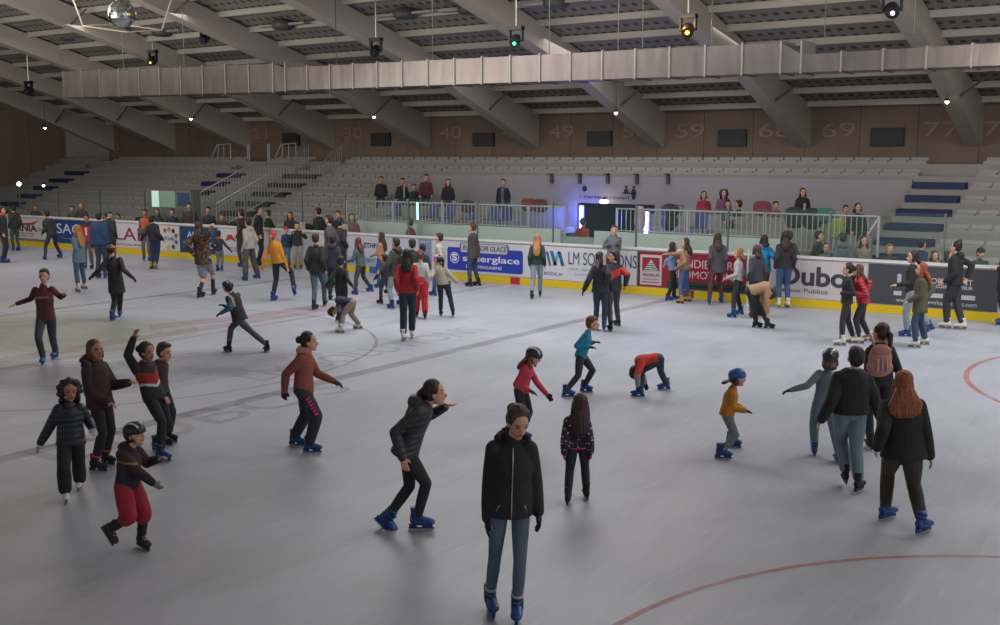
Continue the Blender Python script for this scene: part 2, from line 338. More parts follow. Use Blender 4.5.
bbox(o, 898, 906, .45, .55, '#bcbcc0', 'white_bar'); bbox(o, 932, 948, .45, .55, '#bcbcc0', 'white_bar'); bbox(o, 962, 981, .45, .55, '#bcbcc0', 'white_bar'); btext(o, 'www.loret-developpement.com', 941, .34, .1, 82, '#c2c2c6'); bbox(o, 901, 905, .72, .95, '#b0b4c4', 'white_logo')
# ---- stands
conc = mat('paint', '#8d8a86', amt=.08, rough=.85); benchm = mat('plastic', '#928f8b', rough=.6); navy = mat('paint', '#1c2350', amt=.1)
YR = lambda i: 27.95+.875*i
ZR = lambda i: .62+.35*i
XA, XB = -26.3, -8.45
AISLES = [(-49.3, -47.9), (-38.1, -36.7), (-34.0, -32.2), (-8.35, -6.95)]
def steps(x0, x1, i0, i1, name):
    prof = [(YR(i0), 0 if i0 == 0 else ZR(i0)-.5), (YR(i0), ZR(i0))]
    for i in range(i0, i1+1):
        prof.append((YR(i+1) if i < 8 else 38.0, ZR(i)))
        if i < i1: prof.append((YR(i+1), ZR(i+1)))
    ye = prof[-1][0]; prof.append((ye, prof[0][1])); return struct(name, G().prism(prof, x0, x1), conc)
steps(XL, XA, 0, 8, 'trim_stand_left'); steps(XB, XR, 0, 8, 'trim_stand_right'); steps(XA, XB, 7, 8, 'trim_stand_top')
ordn = ['lowest', 'second', 'third', 'fourth', 'fifth', 'sixth', 'seventh', 'eighth', 'topmost']
def bench(x0, x1, i, where):
    n = max(1, int((x1-x0)/.56)); st_ = (x1-x0)/n; g = G()
    g.box((x0, YR(i)+.03, ZR(i)), (x1, YR(i)+.4, ZR(i)+.06))
    for j in range(n):
        a = x0+j*st_+.03; b_ = a+st_-.06
        g.prism([(YR(i)+.05, ZR(i)+.06), (YR(i)+.40, ZR(i)+.06), (YR(i)+.44, ZR(i)+.19), (YR(i)+.40, ZR(i)+.2), (YR(i)+.35, ZR(i)+.1), (YR(i)+.05, ZR(i)+.1)], a, b_)
    o = link('seat_bench', g, benchm); cx = (x0+x1)/2
    for v in o.data.vertices: v.co.x -= cx
    o.location.x = cx
    tag(o, 'grey moulded seat bench, %s row %s' % (ordn[i], where), 'bench', 'seat benches in the stands')
secs = [(XL+.1, -49.4, 'against the left side wall'), (-47.8, -38.2, 'of the big left section'), (-36.6, -34.1, 'left of the stair railing'), (-32.1, XA, 'between the stair railing and the terrace'), (-6.85, XR, 'right of the blue steps')]
for i in range(9):
    for x0, x1, wh in secs: bench(x0, x1, i, wh)
    if i >= 7: bench(XA+.05, XB, i, 'above the blank grey wall')
for k_, (a, b_) in enumerate(AISLES):
    e_ = empty('aisle_stairs', (0, YR(0), 0), ['dark blue aisle steps beside the left side wall', 'dark blue aisle steps left of the railed stairs', 'railed stair flight left of the terrace', 'dark blue aisle steps at the right'][k_], 'stairs')
    for i in range(1, 7):
        sh = (a, b_)
        link('step', G().box((a, YR(i)-.02-YR(0), ZR(i)+.0), (b_, YR(i)+.42-YR(0), ZR(i)+.19)), navy if k_ != 2 else mat('paint', '#3c3a3a'), e_)
# central terrace
mint = mat('paint', '#b9c6bd', amt=.05, rough=.4); blank = mat('paint', '#928e90', amt=.04, rough=.75)
PX0, PX1 = -19.8, -15.8
struct('floor_terrace_left', gbox((XA, 27.75, 1.0), (PX0, 33.4, 1.2)), conc); struct('floor_terrace_right', gbox((PX1, 27.75, 1.0), (XB, 33.4, 1.2)), conc)
struct('floor_walkway', gbox((-62, YB+.14, -.2), (XR, 33.6, 0)), mat('paint', '#55534f'))
struct('trim_terrace_step_left', G().prism([(29.6, 1.2), (29.6, 1.55), (30.5, 1.55), (30.5, 1.9), (33.4, 1.9), (33.4, 1.2)], XA, PX0-.4), conc)
struct('trim_terrace_step_right', G().prism([(29.6, 1.2), (29.6, 1.55), (30.5, 1.55), (30.5, 1.9), (33.4, 1.9), (33.4, 1.2)], PX1+.3, XB), conc)
struct('wall_terrace_left', gbox((sel(356, 27.6), 27.6, 0), (-16.9, 27.75, 1.52)), mint)
struct('wall_terrace_right', gbox((-15.75, 27.6, 0), (sel(787, 27.6), 27.75, 1.52)), mint)
struct('wall_terrace_gate', gbox((-16.9, 27.7, 0), (-15.75, 27.76, 1.32)), mat('paint', '#8ea79e'))
DX0, DX1 = sel(577, 33.4), sel(655, 33.4); ZD = zy(600, 203.5, 33.4)
struct('wall_blank', G().box((XA, 33.4, 0), (DX0, 33.6, ZR(7)-.1)).box((DX1, 33.4, 0), (XB, 33.6, ZR(7)-.1)).box((DX0, 33.4, ZD), (DX1, 33.6, ZR(7)-.1)), blank)
struct('wall_passage', G().box((DX0-.1, 33.6, 0), (DX0, 37.9, ZD)).box((DX1, 33.6, 0), (DX1+.1, 37.9, ZD)).box((DX0, 37.8, 0), (DX1, 37.9, ZD)).box((DX0, 33.6, ZD), (DX1, 37.9, ZD+.1)), mat('paint', '#151a44'))
for q, (px, y0, y1, YT) in enumerate(((581.5, 206, 222, 33.2), (646.5, 212, 240, 28.4))):
    xx = sel(px, YT); za, zb = zy(px, y1, YT), zy(px, y0, YT)
    if q: za = 1.8+.0
    e_ = empty('neon_tube', (xx, YT, za-.6), ['bright blue white light tube at the left of the doorway', 'bright blue white light tube at the right of the doorway'][q], 'light')
    link('tube', G().tube([V((0, 0, 0)), V((0, 0, zb-za+.6))], .06, 10), mat('glow', '#9aa8ff', e=12), e_); link('housing', G().box((-.09, .06, -(za-.6)), (.09, .12, zb-za+.62)), mat('plastic', '#1a1f6a'), e_)
    lg = bpy.data.lights.new('neon_glow', 'POINT'); lg.energy = 60; lg.color = (.12, .16, 1); lg.shadow_soft_size = .2; lo = bpy.data.objects.new('neon_glow', lg); COL.objects.link(lo); lo.location = (xx, YT-.25, (za+zb)/2)
sg = empty('reception_sign', (sel(600, 33.35), 33.38, zy(600, 194, 33.35)), 'dark lettering and counter pictogram painted on the wall above the blue doorway', 'sign')
sgm = mat('paint', '#3a3440'); sgb = mat('paint', '#1a1c3a')
def sx(px): return sel(px, 33.38)-sg.location.x
def sz(py): return zy(600, py, 33.38)-sg.location.z
for b_, px, wpx in (('/ carte', 590, 22), ('accueil', 617, 24)):
    text(b_, 'lettering', sg, (sx(px), 0, sz(197)), .13, sel(px+wpx/2, 33.38)-sel(px-wpx/2, 33.38), sgm)
g = G(); g.v = [(sx(584.5)+.1*cos(2*pi*j/20), -.004, sz(189)+.1*sin(2*pi*j/20)) for j in range(20)]; g.f = [tuple(range(20))]; link('round_dot', g, sgb, sg)
for px, sc in ((626, .85), (633.5, 1.25)):
    g = G(); n = 14; cx = sx(px); g.v = [(cx+.05*cos(2*pi*j/n), -.004, sz(186.5)+.05*sin(2*pi*j/n)+.0) for j in range(n)]; g.f = [tuple(range(n))]
    o_ = len(g.v); g.v += [(cx-.07, -.004, sz(188.5)), (cx+.07, -.004, sz(188.5)), (cx+.09, -.004, sz(193)), (cx+.045, -.004, sz(193 if px < 630 else 199)), (cx-.045, -.004, sz(193 if px < 630 else 199)), (cx-.09, -.004, sz(193))]; g.f.append(tuple(range(o_, o_+6)))
    link('pictogram_figure', g, sgb, sg)
link('pictogram_counter', G().box((sx(622), -.004, sz(193.2)), (sx(636), -.001, sz(192))), sgb, sg)
# hanging rail brackets on the blank wall
for q, px in enumerate((551, 579, 607, 636, 667)):
    xx = sel(px, 33.3); o = link('wall_bracket', G().box((-.05, -.12, -.35), (.05, .0, .0)).box((-.05, -.3, -.04), (.05, 0, .0)), mat('paint', '#4b484c'), loc=(xx, 33.4, zy(px, 173.5, 33.3)))
    tag(o, 'small grey bracket under the top rail, number %s of five from the left' % ['one', 'two', 'three', 'four', 'five'][q], 'bracket')
# railings
rm = mat('paint', '#a9abad', rough=.45)
def railing(x0, x1, label, y=27.68, z0=1.5, z1=2.18, step=.14, slope=None):
    e_ = empty('metal_railing', (x0, y, z0), label, 'railing'); L_ = x1-x0
    link('top_rail', G().tube([V((0, 0, z1-z0)), V((L_, 0, z1-z0))], .024), rm, e_, True); link('bottom_rail', G().tube([V((0, 0, .06)), V((L_, 0, .06))], .016), rm, e_, True)
    g = G(); n = int(L_/step)
    for i in range(1, n): g.box((i*step-.008, -.008, .06), (i*step+.008, .008, z1-z0))
    link('balusters', g, rm, e_)
    m_ = max(1, round(L_/2.2))
    for i in range(m_+1): link('post', G().box((i*L_/m_-.025, -.025, -.02), (i*L_/m_+.025, .025, z1-z0+.02)), rm, e_)
RX = [sel(p, 27.68) for p in (347, 443, 497, 527, 565)]
railing(sel(347, 27.68), sel(442, 27.68), 'grey balustrade on the mint wall at the left end of the terrace')
railing(sel(443, 27.68), sel(528, 27.68), 'grey balustrade on the mint wall in front of the man in the open dark jacket')
railing(sel(529, 27.68), sel(565, 27.68), 'grey balustrade just left of the blue doorway', z0=1.3)
railing(sel(617, 27.68), sel(765, 27.68), 'long grey balustrade right of the doorway light tube', step=.15)
railing(sel(766, 27.68), sel(880, 27.68), 'grey balustrade at the right end of the terrace with a slanting last bar', z0=1.2)
e_ = empty('slanted_brace', (sel(880, 27.68), 27.68, 2.18), 'slanting bar at the right end of the terrace balustrade', 'brace'); link('bar', G().tube([V((0, 0, 0)), V((-.55, 0, -.98))], .024), rm, e_, True)
def stair_rail(x, label, pts):
    e_ = empty('stair_railing', (x, pts[0][0], 0), label, 'railing'); y0 = pts[0][0]
    P3 = [V((0, y-y0, z)) for y, z in pts]; link('handrail', G().tube(P3, .028), rm, e_, True)
    P4 = [p-UP*.95 for p in P3]; link('lower_rail', G().tube(P4, .02), rm, e_, True); g = G()
    for a, b_ in zip(P3, P3[1:]):
        n = max(1, int((b_-a).length/.16))
        for i in range(n): q = a.lerp(b_, i/n); g.box((-.009, q.y-.009, q.z-.95), (.009, q.y+.009, q.z))
    link('balusters', g, rm, e_)
stair_rail(-34.02, 'diagonal stair railing, left one of the pair beside the big left section', [(27.9, 1.9), (31.4, 3.3), (33.6, 3.35), (34.9, 4.4)])
stair_rail(-32.1, 'diagonal stair railing, right one of the pair nearer the terrace', [(27.9, 1.9), (31.4, 3.3), (33.6, 3.35), (34.9, 4.4)])
for q, px in enumerate((222, 286, 250, 270)):
    w2 = .7 if q < 2 else .05
    e_ = empty('guard_rail', (sel(px, 35.2), 35.2, ZR(8)), 'small grey guard rail at the top of the stand, %s' % ['leftmost', 'above the railed stairs', 'single thin post, left', 'single thin post, right'][q], 'railing')
    g = G().tube([V((-w2, 0, 0)), V((-w2 if q > 1 else -w2*.3, 0, .75)), V((w2, 0, .8)), V((w2, 0, 0))], .03)
    link('frame', g, rm, e_); 
    if q < 2: link('middle_bars', G().tube([V((-.2, 0, 0)), V((-.1, 0, .75))], .02).tube([V((.25, 0, 0)), V((.25, 0, .75))], .02), rm, e_)
# added box whose glowing panes imitate a bright reflection at the left
e_ = empty('reflection_box', (sel(160, 27.4), 27.4, 0), 'grey box with pale glowing panes imitating a reflection behind the left part of the barrier', 'reflection_box')
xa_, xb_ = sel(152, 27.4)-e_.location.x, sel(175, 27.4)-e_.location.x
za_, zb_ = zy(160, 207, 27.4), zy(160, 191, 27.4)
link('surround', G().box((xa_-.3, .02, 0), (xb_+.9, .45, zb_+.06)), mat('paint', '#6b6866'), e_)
link('reflection_pane', G().box((xa_, -.01, za_), (xa_+(xb_-xa_)*.3, .03, zb_)), mat('glow', '#b9d2c4', e=.6), e_); link('reflection_pane', G().box((xa_+(xb_-xa_)*.36, -.01, za_), (xb_, .03, zb_)), mat('glow', '#7d9484', e=.2), e_)
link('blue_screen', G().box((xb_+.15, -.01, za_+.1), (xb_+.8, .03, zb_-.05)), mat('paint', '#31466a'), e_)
# ---- enclosing walls
def wood():
    m, nt, b = newmat('wood_panel'); N = nt.nodes; L = nt.links; tc = N.new('ShaderNodeTexCoord')
    br = N.new('ShaderNodeTexBrick'); br.offset = 0; br.inputs['Scale'].default_value = 1; br.inputs['Brick Width'].default_value = 1.9; br.inputs['Row Height'].default_value = 6; br.inputs['Mortar Size'].default_value = .012
    br.inputs['Color1'].default_value = lin('#8c7767'); br.inputs['Color2'].default_value = lin('#837061'); br.inputs['Mortar'].default_value = lin('#4a3a32')
    mp = N.new('ShaderNodeMapping'); mp.inputs['Rotation'].default_value = (pi/2, 0, 0); L.new(tc.outputs['Object'], mp.inputs['Vector'])
    sp = N.new('ShaderNodeSeparateXYZ'); cb = N.new('ShaderNodeCombineXYZ'); ad = N.new('ShaderNodeMath'); ad.operation = 'ADD'
    L.new(tc.outputs['Object'], sp.inputs[0]); L.new(sp.outputs[0], ad.inputs[0]); L.new(sp.outputs[1], ad.inputs[1]); L.new(ad.outputs[0], cb.inputs[0]); L.new(sp.outputs[2], cb.inputs[1]); L.new(cb.outputs[0], br.inputs['Vector'])
    n = _noise(nt, 1.2, 5, (1, 1, .2)); mx = N.new('ShaderNodeMix'); mx.data_type = 'RGBA'; mx.blend_type = 'MULTIPLY'; mx.inputs[0].default_value = .35
    L.new(br.outputs[0], mx.inputs[6]); L.new(n.outputs[0], mx.inputs[7]); L.new(mx.outputs[2], b.inputs['Base Color']); b.inputs['Roughness'].default_value = .75; return m
wd = wood()
struct('wall_back', gbox((XL, 38, 0), (XR, 38.2, 5.6)), wd)
RZ = lambda y: 5.42+.27*(38-y) if y > 10 else 5.42+.27*28-.27*(10-y)
struct('wall_left', G().prism([(-7, 0), (-7, RZ(-7)), (10, RZ(10)), (38, RZ(38)), (38, 0)], XL-.2, XL), wd)
struct('wall_left_panel', G().prism([(35.4, 2.8), (35.4, RZ(35.4)-.1), (37.99, RZ(38)-.1), (37.99, 2.8)], XL-.05, XL+.06), mat('paint', '#a8a29c'))
struct('wall_right', G().prism([(26.5, 0), (26.5, RZ(26.5)), (38, RZ(38)), (38, 0)], XR, XR+.2), wd)
# wall numbers and dark vents
WORDS = dict(zip('12 19 20 21 29 30 39 40 48 49 58 59 68 69 77 78'.split(), 'twelve,nineteen,twenty,twenty-one,twenty-nine,thirty,thirty-nine,forty,forty-eight,forty-nine,fifty-eight,fifty-nine,sixty-eight,sixty-nine,seventy-seven,seventy-eight'.split(',')))
for s_, px in (('12', 122), ('19', 157), ('20', 192), ('21', 263), ('29', 311), ('30', 354), ('39', 405), ('40', 451), ('48', 514), ('49', 561), ('58', 634), ('59', 688), ('68', 772), ('69', 835), ('77', 937), ('78', 997)):
    z_ = zy(px, 135-(px-120)*.006, 37.9)
    t0 = text(s_, 'wall_number', None, (sel(px, 37.97), 37.975, z_), .5, 1.15, mat('paint', '#94816f' if px > 220 else '#857562'))
    tag(t0, 'large pale number %s painted on the wooden wall' % WORDS[s_], 'number')
for px, py, w2, h2, lb in ((292, 139.5, 17, 13, 'left of the number twenty-nine'), (381, 139.5, 19, 13, 'right of the number thirty'), (483, 139.5, 21, 13.5, 'right of the number forty'), (598, 138.5, 24, 15, 'right of the number forty-nine'), (730, 138, 28, 17, 'right of the number fifty-nine'), (884, 137, 33, 18.5, 'right of the number sixty-nine')):
    x0, x1 = sel(px-w2/2, 37.9), sel(px+w2/2, 37.9); za, zb = zy(px, py+h2/2, 37.9), zy(px, py-h2/2, 37.9)
    e_ = empty('wall_vent', ((x0+x1)/2, 37.97, za), 'dark rectangular vent on the wooden wall %s' % lb, 'vent'); W2 = (x1-x0)/2
    link('frame', G().box((-W2, -.06, 0), (W2, .02, zb-za)), mat('paint', '#2c2b2c'), e_); g = G()
    for j in range(8): g.box((-W2+.06, -.075, .06+(zb-za-.1)*j/8), (W2-.06, -.055, .06+(zb-za-.1)*j/8+.04))
    link('louvres', g, mat('paint', '#3a3a3a'), e_)
# ---- roof
def deckmat():
    m, nt, b = newmat('roof_deck'); N = nt.nodes; L = nt.links; tc = N.new('ShaderNodeTexCoord'); sp = N.new('ShaderNodeSeparateXYZ'); L.new(tc.outputs['Object'], sp.inputs[0])
    def tri(src, f, lo, hi):
        mu = N.new('ShaderNodeMath'); mu.operation = 'MULTIPLY'; mu.inputs[1].default_value = f; L.new(src, mu.inputs[0]); fr = N.new('ShaderNodeMath'); fr.operation = 'FRACT'; L.new(mu.outputs[0], fr.inputs[0])
        c = N.new('ShaderNodeMath'); c.operation = 'COMPARE'; c.inputs[1].default_value = (lo+hi)/2; c.inputs[2].default_value = (hi-lo)/2; L.new(fr.outputs[0], c.inputs[0]); return c
    a = tri(sp.outputs[0], 3.0, .3, .8); b2 = tri(sp.outputs[1], 2.14, .2, .62)
    an = N.new('ShaderNodeMath'); an.operation = 'MULTIPLY'; L.new(a.outputs[0], an.inputs[0]); L.new(b2.outputs[0], an.inputs[1])
    mx = N.new('ShaderNodeMix'); mx.data_type = 'RGBA'; mx.inputs[6].default_value = lin('#8f8a80'); mx.inputs[7].default_value = lin('#504c46'); L.new(an.outputs[0], mx.inputs[0]); L.new(mx.outputs[2], b.inputs['Base Color'])
    b.inputs['Roughness'].default_value = .7; return m
Yr = 10.0
struct('ceiling', G().prism([(38.3, RZ(38.3)), (Yr, RZ(Yr)), (-8, RZ(-8)), (-8, RZ(-8)+.15), (Yr, RZ(Yr)+.15), (38.3, RZ(38.3)+.15)], XL-.3, XR+.3), deckmat())
purm = mat('paint', '#b9b3a8', amt=.05, rough=.6); beamm = mat('paint', '#b8aea2', amt=.06, rough=.6)
for i in range(17):
    y = 37.6-1.4*i
    g = G().box((XL, y-.07, RZ(y)-.2), (XR, y+.07, RZ(y)-.17)).box((XL, y-.02, RZ(y)-.2), (XR, y+.02, RZ(y)-.0)).box((XL, y-.07, RZ(y)-.05), (XR, y+.07, RZ(y)-.02))
    struct('ceiling_purlin', g, purm)
for k_ in range(-3, 9):
    bx = max(-8.0-5.6*k_, XL+.02)
    if bx > XR: continue
    prof = [(38.0, RZ(38)-.05), (38.0, 3.95), (32.0, 6.15+.05), (27, RZ(27)-.8), (10, RZ(10)-1.0), (10, RZ(10)-.12)]
    g = G().prism(prof, bx, bx+.5)
    o = struct('ceiling_beam', g, beamm)
    # knee braces to the purlins
    for yy, zz in ((34.5, RZ(34.5)-.35), (24.5, RZ(24.5)-.35)):
        lowz = (3.95+(38-yy)*.37)+.15 if yy > 30 else RZ(yy)-.75
        struct('ceiling_brace', G().tube([V((bx+.5, yy, lowz)), V((bx+1.4, yy, zz+.05))], .035, 6), mat('paint', '#4f4a45'))
# duct
dm, nt_, b_ = newmat('galvanised'); n_ = _noise(nt_, 2.5, 5, (1.5, 1, .35)); _vary(nt_, b_, n_.outputs[0], lin('#7a716c'), .4); b_.inputs['Metallic'].default_value = .65; b_.inputs['Roughness'].default_value = .3; _bump(nt_, b_, n_.outputs[0], .25, .03)
YD = 24.0
du = empty('ventilation_duct', (sel(70, YD), YD, 5.5), 'long silver rectangular ventilation duct hanging across the hall', 'duct')
def dsec(p0, p1, t0, b0, t1, b1, n, nm='duct_section'):
    x0, x1 = sel(p0, YD)-du.location.x, sel(p1, YD)-du.location.x; Z = lambda px, py: zy(px, py, YD)-5.5
    T0, B0, T1, B1 = Z(p0, t0), Z(p0, b0), Z(p1, t1), Z(p1, b1)
    for i in range(n):
        a, b2 = i/n, (i+1)/n; xa2, xb2 = x0+(x1-x0)*a, x0+(x1-x0)*b2; g = G()
        ta, ba, tb, bb = T0+(T1-T0)*a, B0+(B1-B0)*a, T0+(T1-T0)*b2, B0+(B1-B0)*b2; D_ = .8
        g.v = [(xa2, 0, ba), (xb2-.01, 0, bb), (xb2-.01, D_, bb), (xa2, D_, ba), (xa2, 0, ta), (xb2-.01, 0, tb), (xb2-.01, D_, tb), (xa2, D_, ta)]
        g.f = [(0, 3, 2, 1), (4, 5, 6, 7), (0, 1, 5, 4), (1, 2, 6, 5), (2, 3, 7, 6), (3, 0, 4, 7)]
        link(nm, g, dm, du)
        link('flange', G().box((xb2-.02, -.035, min(ba, bb)-.03), (xb2+.02, D_+.035, max(ta, tb)+.03)), mat('metal', '#8f8a86', rough=.45), du)
dsec(70, 277, 71.5, 97.3, 63.5, 91.5, 10); dsec(277, 289, 63.5, 91.5, 68, 90.3, 1, 'reducer'); dsec(289, 776, 67.5, 90.3, 42.8, 73, 17); dsec(776, 796, 42.8, 73, 54.5, 72.5, 1, 'reducer'); dsec(796, 1010, 55, 72.5, 42, 65, 5)
link('end_cap', G().box((-.03, -.03, zy(65, 98, YD)-5.5), (.0, .83, zy(65, 71, YD)-5.5)), mat('metal', '#8f8a86', rough=.45), du)
for px in (120, 180, 330, 425, 540, 608, 632, 700, 812, 900):
    xx = sel(px, YD)-du.location.x; link('hanger_wire', G().tube([V((xx, .4, .7)), V((xx, .4, RZ(YD)-5.5-.3))], .012, 5), mat('metal', '#5a5856'), du)
# small lit lamps under the beams and on the walls
def lamp(px, py, Y, label, r=.055, e=12, c='#fff2df', hang=True, fl=1):
    p = on_y(px, py, Y); e_ = empty('small_lamp', p, label, 'lamp')
    link('bulb', G().ell(V((0, 0, 0)), V((r*fl, 0, 0)), V((0, r*fl, 0)), V((0, 0, r)), 14), mat('glow', c, e=e), e_, True); link('lamp_cap', G().cone(V((0, 0, r*.4)), V((0, 0, r*2.2)), r*1.3, r*.6, 12), mat('plastic', '#1f1f21'), e_)
    if hang: link('stem', G().tube([V((0, 0, r*2)), V((0, 0, max(.3, RZ(p.y)-p.z-.3)))], .012, 5), mat('metal', '#4a4846'), e_)
lamp(45, 128, 33, 'small lit lamp against the left brown wall'); lamp(191, 119, 34, 'small lit lamp under the beam near the number twenty'); lamp(374, 117, 34, 'small lit lamp under the beam above the number thirty')
lamp(616, 113, 34, 'small lit lamp above the number fifty-eight'); lamp(947, 102, 34, 'small lit lamp beside the rightmost beam'); lamp(604, 201.5, 33.1, 'oval lit lamp over the blue doorway', r=.07, e=8, hang=False, fl=2.2)
e_ = empty('light_pole', (sel(20, 28.5), 28.5, .95), 'thin pole with a lit round lamp at the far left', 'lamp'); zt = zy(19, 184, 28.5)-.95
link('pole', G().tube([V((0, 0, 0)), V((0, 0, zt))], .03, 8), mat('metal', '#6a7068'), e_); link('bulb', G().sph(V((0, 0, zt)), .09, 10), mat('glow', '#fff0e0', e=12), e_, True)
lamp(43.5, 185.5, 28.5, 'second smaller lit lamp right of the light pole', r=.06, e=8, hang=False); 
p = on_y(417.5, 211, 27.4); e_ = empty('light_tube', p, 'short pale cyan light tube in front of the terrace railing', 'light'); link('tube', G().tube([V((0, 0, -.28)), V((0, 0, .28))], .03, 8), mat('glow', '#a8e8f0', e=2.2), e_); link('end_cap', G().tube([V((0, 0, .28)), V((0, 0, .33))], .035, 8), mat('plastic', '#333333'), e_); link('bracket', G().box((-.012, 0, -.9), (.012, .28, -.3)), rm, e_)
# moving head spots
def spot(px, py, Y, label, col=None, e=0, tilt=0):
    p = on_y(px, py, Y); e_ = empty('stage_spotlight', p, label, 'spotlight'); blk = mat('plastic', '#18181a')
    link('yoke', G().box((-.22, -.05, -.05), (-.17, .05, .3)).box((.17, -.05, -.05), (.22, .05, .3)).box((-.22, -.09, .26), (.22, .09, .36)), blk, e_)
    h_ = link('lamp_head', G().loft([[V((r*cos(2*pi*j/16), y, r*sin(2*pi*j/16)-.02)) for j in range(16)] for y, r in ((-.22, .13), (-.16, .155), (.1, .15), (.2, .09))]), blk, e_); h_.rotation_euler = (radians(25+tilt), 0, radians(20))
    ln = link('lens', G().loft([[V((r*cos(2*pi*j/14), y, r*sin(2*pi*j/14)-.02)) for j in range(14)] for y, r in ((-.245, .035), (-.21, .05))]), mat('glow', col, e=e) if col else mat('plastic', '#3a3c44', rough=.1), h_)
    link('clamp', G().tube([V((0, 0, .36)), V((0, 0, max(.5, RZ(p.y)-p.z-.3)))], .02, 6), mat('metal', '#9a958c'), e_)
spot(376, 50, 26, 'black moving spotlight hanging above the middle of the duct'); spot(516, 40, 25, 'black spotlight over a small green lit disc', '#3adf7a', 5); spot(688, 29, 25.5, 'black spotlight glowing orange', '#ff9a20', 40); spot(892, 9, 25, 'black spotlight at the top edge above the right beams', '#c8d0ff', 8)
spot(153, 60, 27, 'black spotlight above the left part of the duct', '#d8b040', 2); spot(205, 38, 27, 'small dark square floodlight left of centre under the roof'); spot(46, 4, 25, 'black spotlight at the top left corner'); spot(29, 90, 27, 'dark lamp on a long wire at the far left')
lg = bpy.data.lights.new('orange_glow', 'POINT'); lg.energy = 40; lg.color = (1, .42, .05); lg.shadow_soft_size = .1; lo = bpy.data.objects.new('orange_glow', lg); COL.objects.link(lo); lo.location = on_y(680, 24, 25.2)
# round ceiling light fixtures, unlit
for q, (px, py) in enumerate(((70, 38), (162, 33), (283, 26), (405, 15), (470, 10), (556, 4))):
    Y_ = 27.5; p = on_y(px, py, Y_); e_ = empty('ceiling_luminaire', p, 'round dark ceiling unit with pale plate under the roof, %s from the left' % ['first', 'second', 'third', 'fourth', 'fifth', 'sixth'][q], 'ceiling unit')
    link('drum', G().loft([[V((r*cos(2*pi*j/18), r*sin(2*pi*j/18), z)) for j in range(18)] for z, r in ((-.12, .3), (-.05, .38), (.12, .38), (.2, .25))]), mat('plastic', '#4c4f50', rough=.5), e_, True)
    link('plate', G().box((-1.1, -.12, .0), (1.1, .12, .07)), mat('paint', '#9a958c'), e_); link('rod', G().tube([V((0, 0, .18)), V((0, 0, max(.3, RZ(Y_)-p.z-.2)))], .02, 6), mat('metal', '#77736c'), e_)
# mirror ball with its triangular frame
YM = 20.0; p = on_y(122, 14, YM)
mb, nt_, b_ = newmat('mirror_tiles'); b_.inputs['Metallic'].default_value = 1; b_.inputs['Roughness'].default_value = .12; vo = nt_.nodes.new('ShaderNodeTexVoronoi'); vo.inputs['Scale'].default_value = 14; tc = nt_.nodes.new('ShaderNodeTexCoord'); nt_.links.new(tc.outputs['Object'], vo.inputs['Vector'])
_vary(nt_, b_, vo.outputs['Distance'], lin('#b8bcbc'), .3); bp = nt_.nodes.new('ShaderNodeBump'); bp.inputs['Strength'].default_value = .9; nt_.links.new(vo.outputs['Color'], bp.inputs['Height']); nt_.links.new(bp.outputs[0], b_.inputs['Normal'])
e_ = empty('mirror_ball', p, 'large silver mirror ball under the roof at top left', 'mirror ball'); link('ball', G().ell(V((0, 0, 0)), V((.38, 0, 0)), V((0, .38, 0)), V((0, 0, .38)), 24, 16), mb, e_)
link('chain', G().tube([V((0, 0, .37)), V((0, 0, RZ(YM)-p.z-.02))], .015, 5), mat('metal', '#77736c'), e_)
tf = empty('light_truss', p, 'thin pale triangular truss hanging around the mirror ball', 'truss'); q3 = [on_y(83, 26, YM)-p, on_y(127, 32, YM-1.6)-p, on_y(162, 30, YM)-p, on_y(118, 24, YM+1.4)-p]
fm = mat('paint', '#b9ab97'); link('ring_bars', G().tube(q3+[q3[0]], .02, 6), fm, tf)
for a_, b2 in ((q3[0], on_y(72, -3, YM)-p), (q3[2], on_y(172, -3, YM)-p), (q3[3], on_y(116, -3, YM+1.2)-p)): link('hanger_bar', G().tube([a_, b2], .022, 6), fm, tf)
# ---- loose things on the terrace
def chair(px, Y, z, label, c='#2a3a7a'):
    e_ = empty('terrace_chair', (sel(px, Y), Y, z), label, 'chair'); m = mat('plastic', c)
    link('seat', G().box((-.21, -.2, .42), (.21, .2, .46)), m, e_); link('backrest', G().prism([(.17, .46), (.21, .46), (.27, .84), (.24, .85)], -.2, .2), m, e_)
    for sx_ in (-.18, .18):
        for sy in (-.17, .17): link('leg', G().tube([V((sx_, sy, .42)), V((sx_*1.1, sy*1.15, 0))], .014, 6), rm, e_)
CH_ = [(393, 'blue chair left of the seated spectator with the white stripe'), (446, 'blue chair beside the lone black hoodie'), (469, 'blue chair holding a brown bag'), (490, 'blue chair directly behind the man in the open jacket'), (429, 'blue chair in front of the seated maroon jacket'), (503, 'last blue chair before the doorway gap'), (698, 'blue chair beside the black pushchair on the terrace'), (830, 'blue chair behind the green bag')]
for px, lb in CH_: chair(px, 29.0, 1.2, lb)
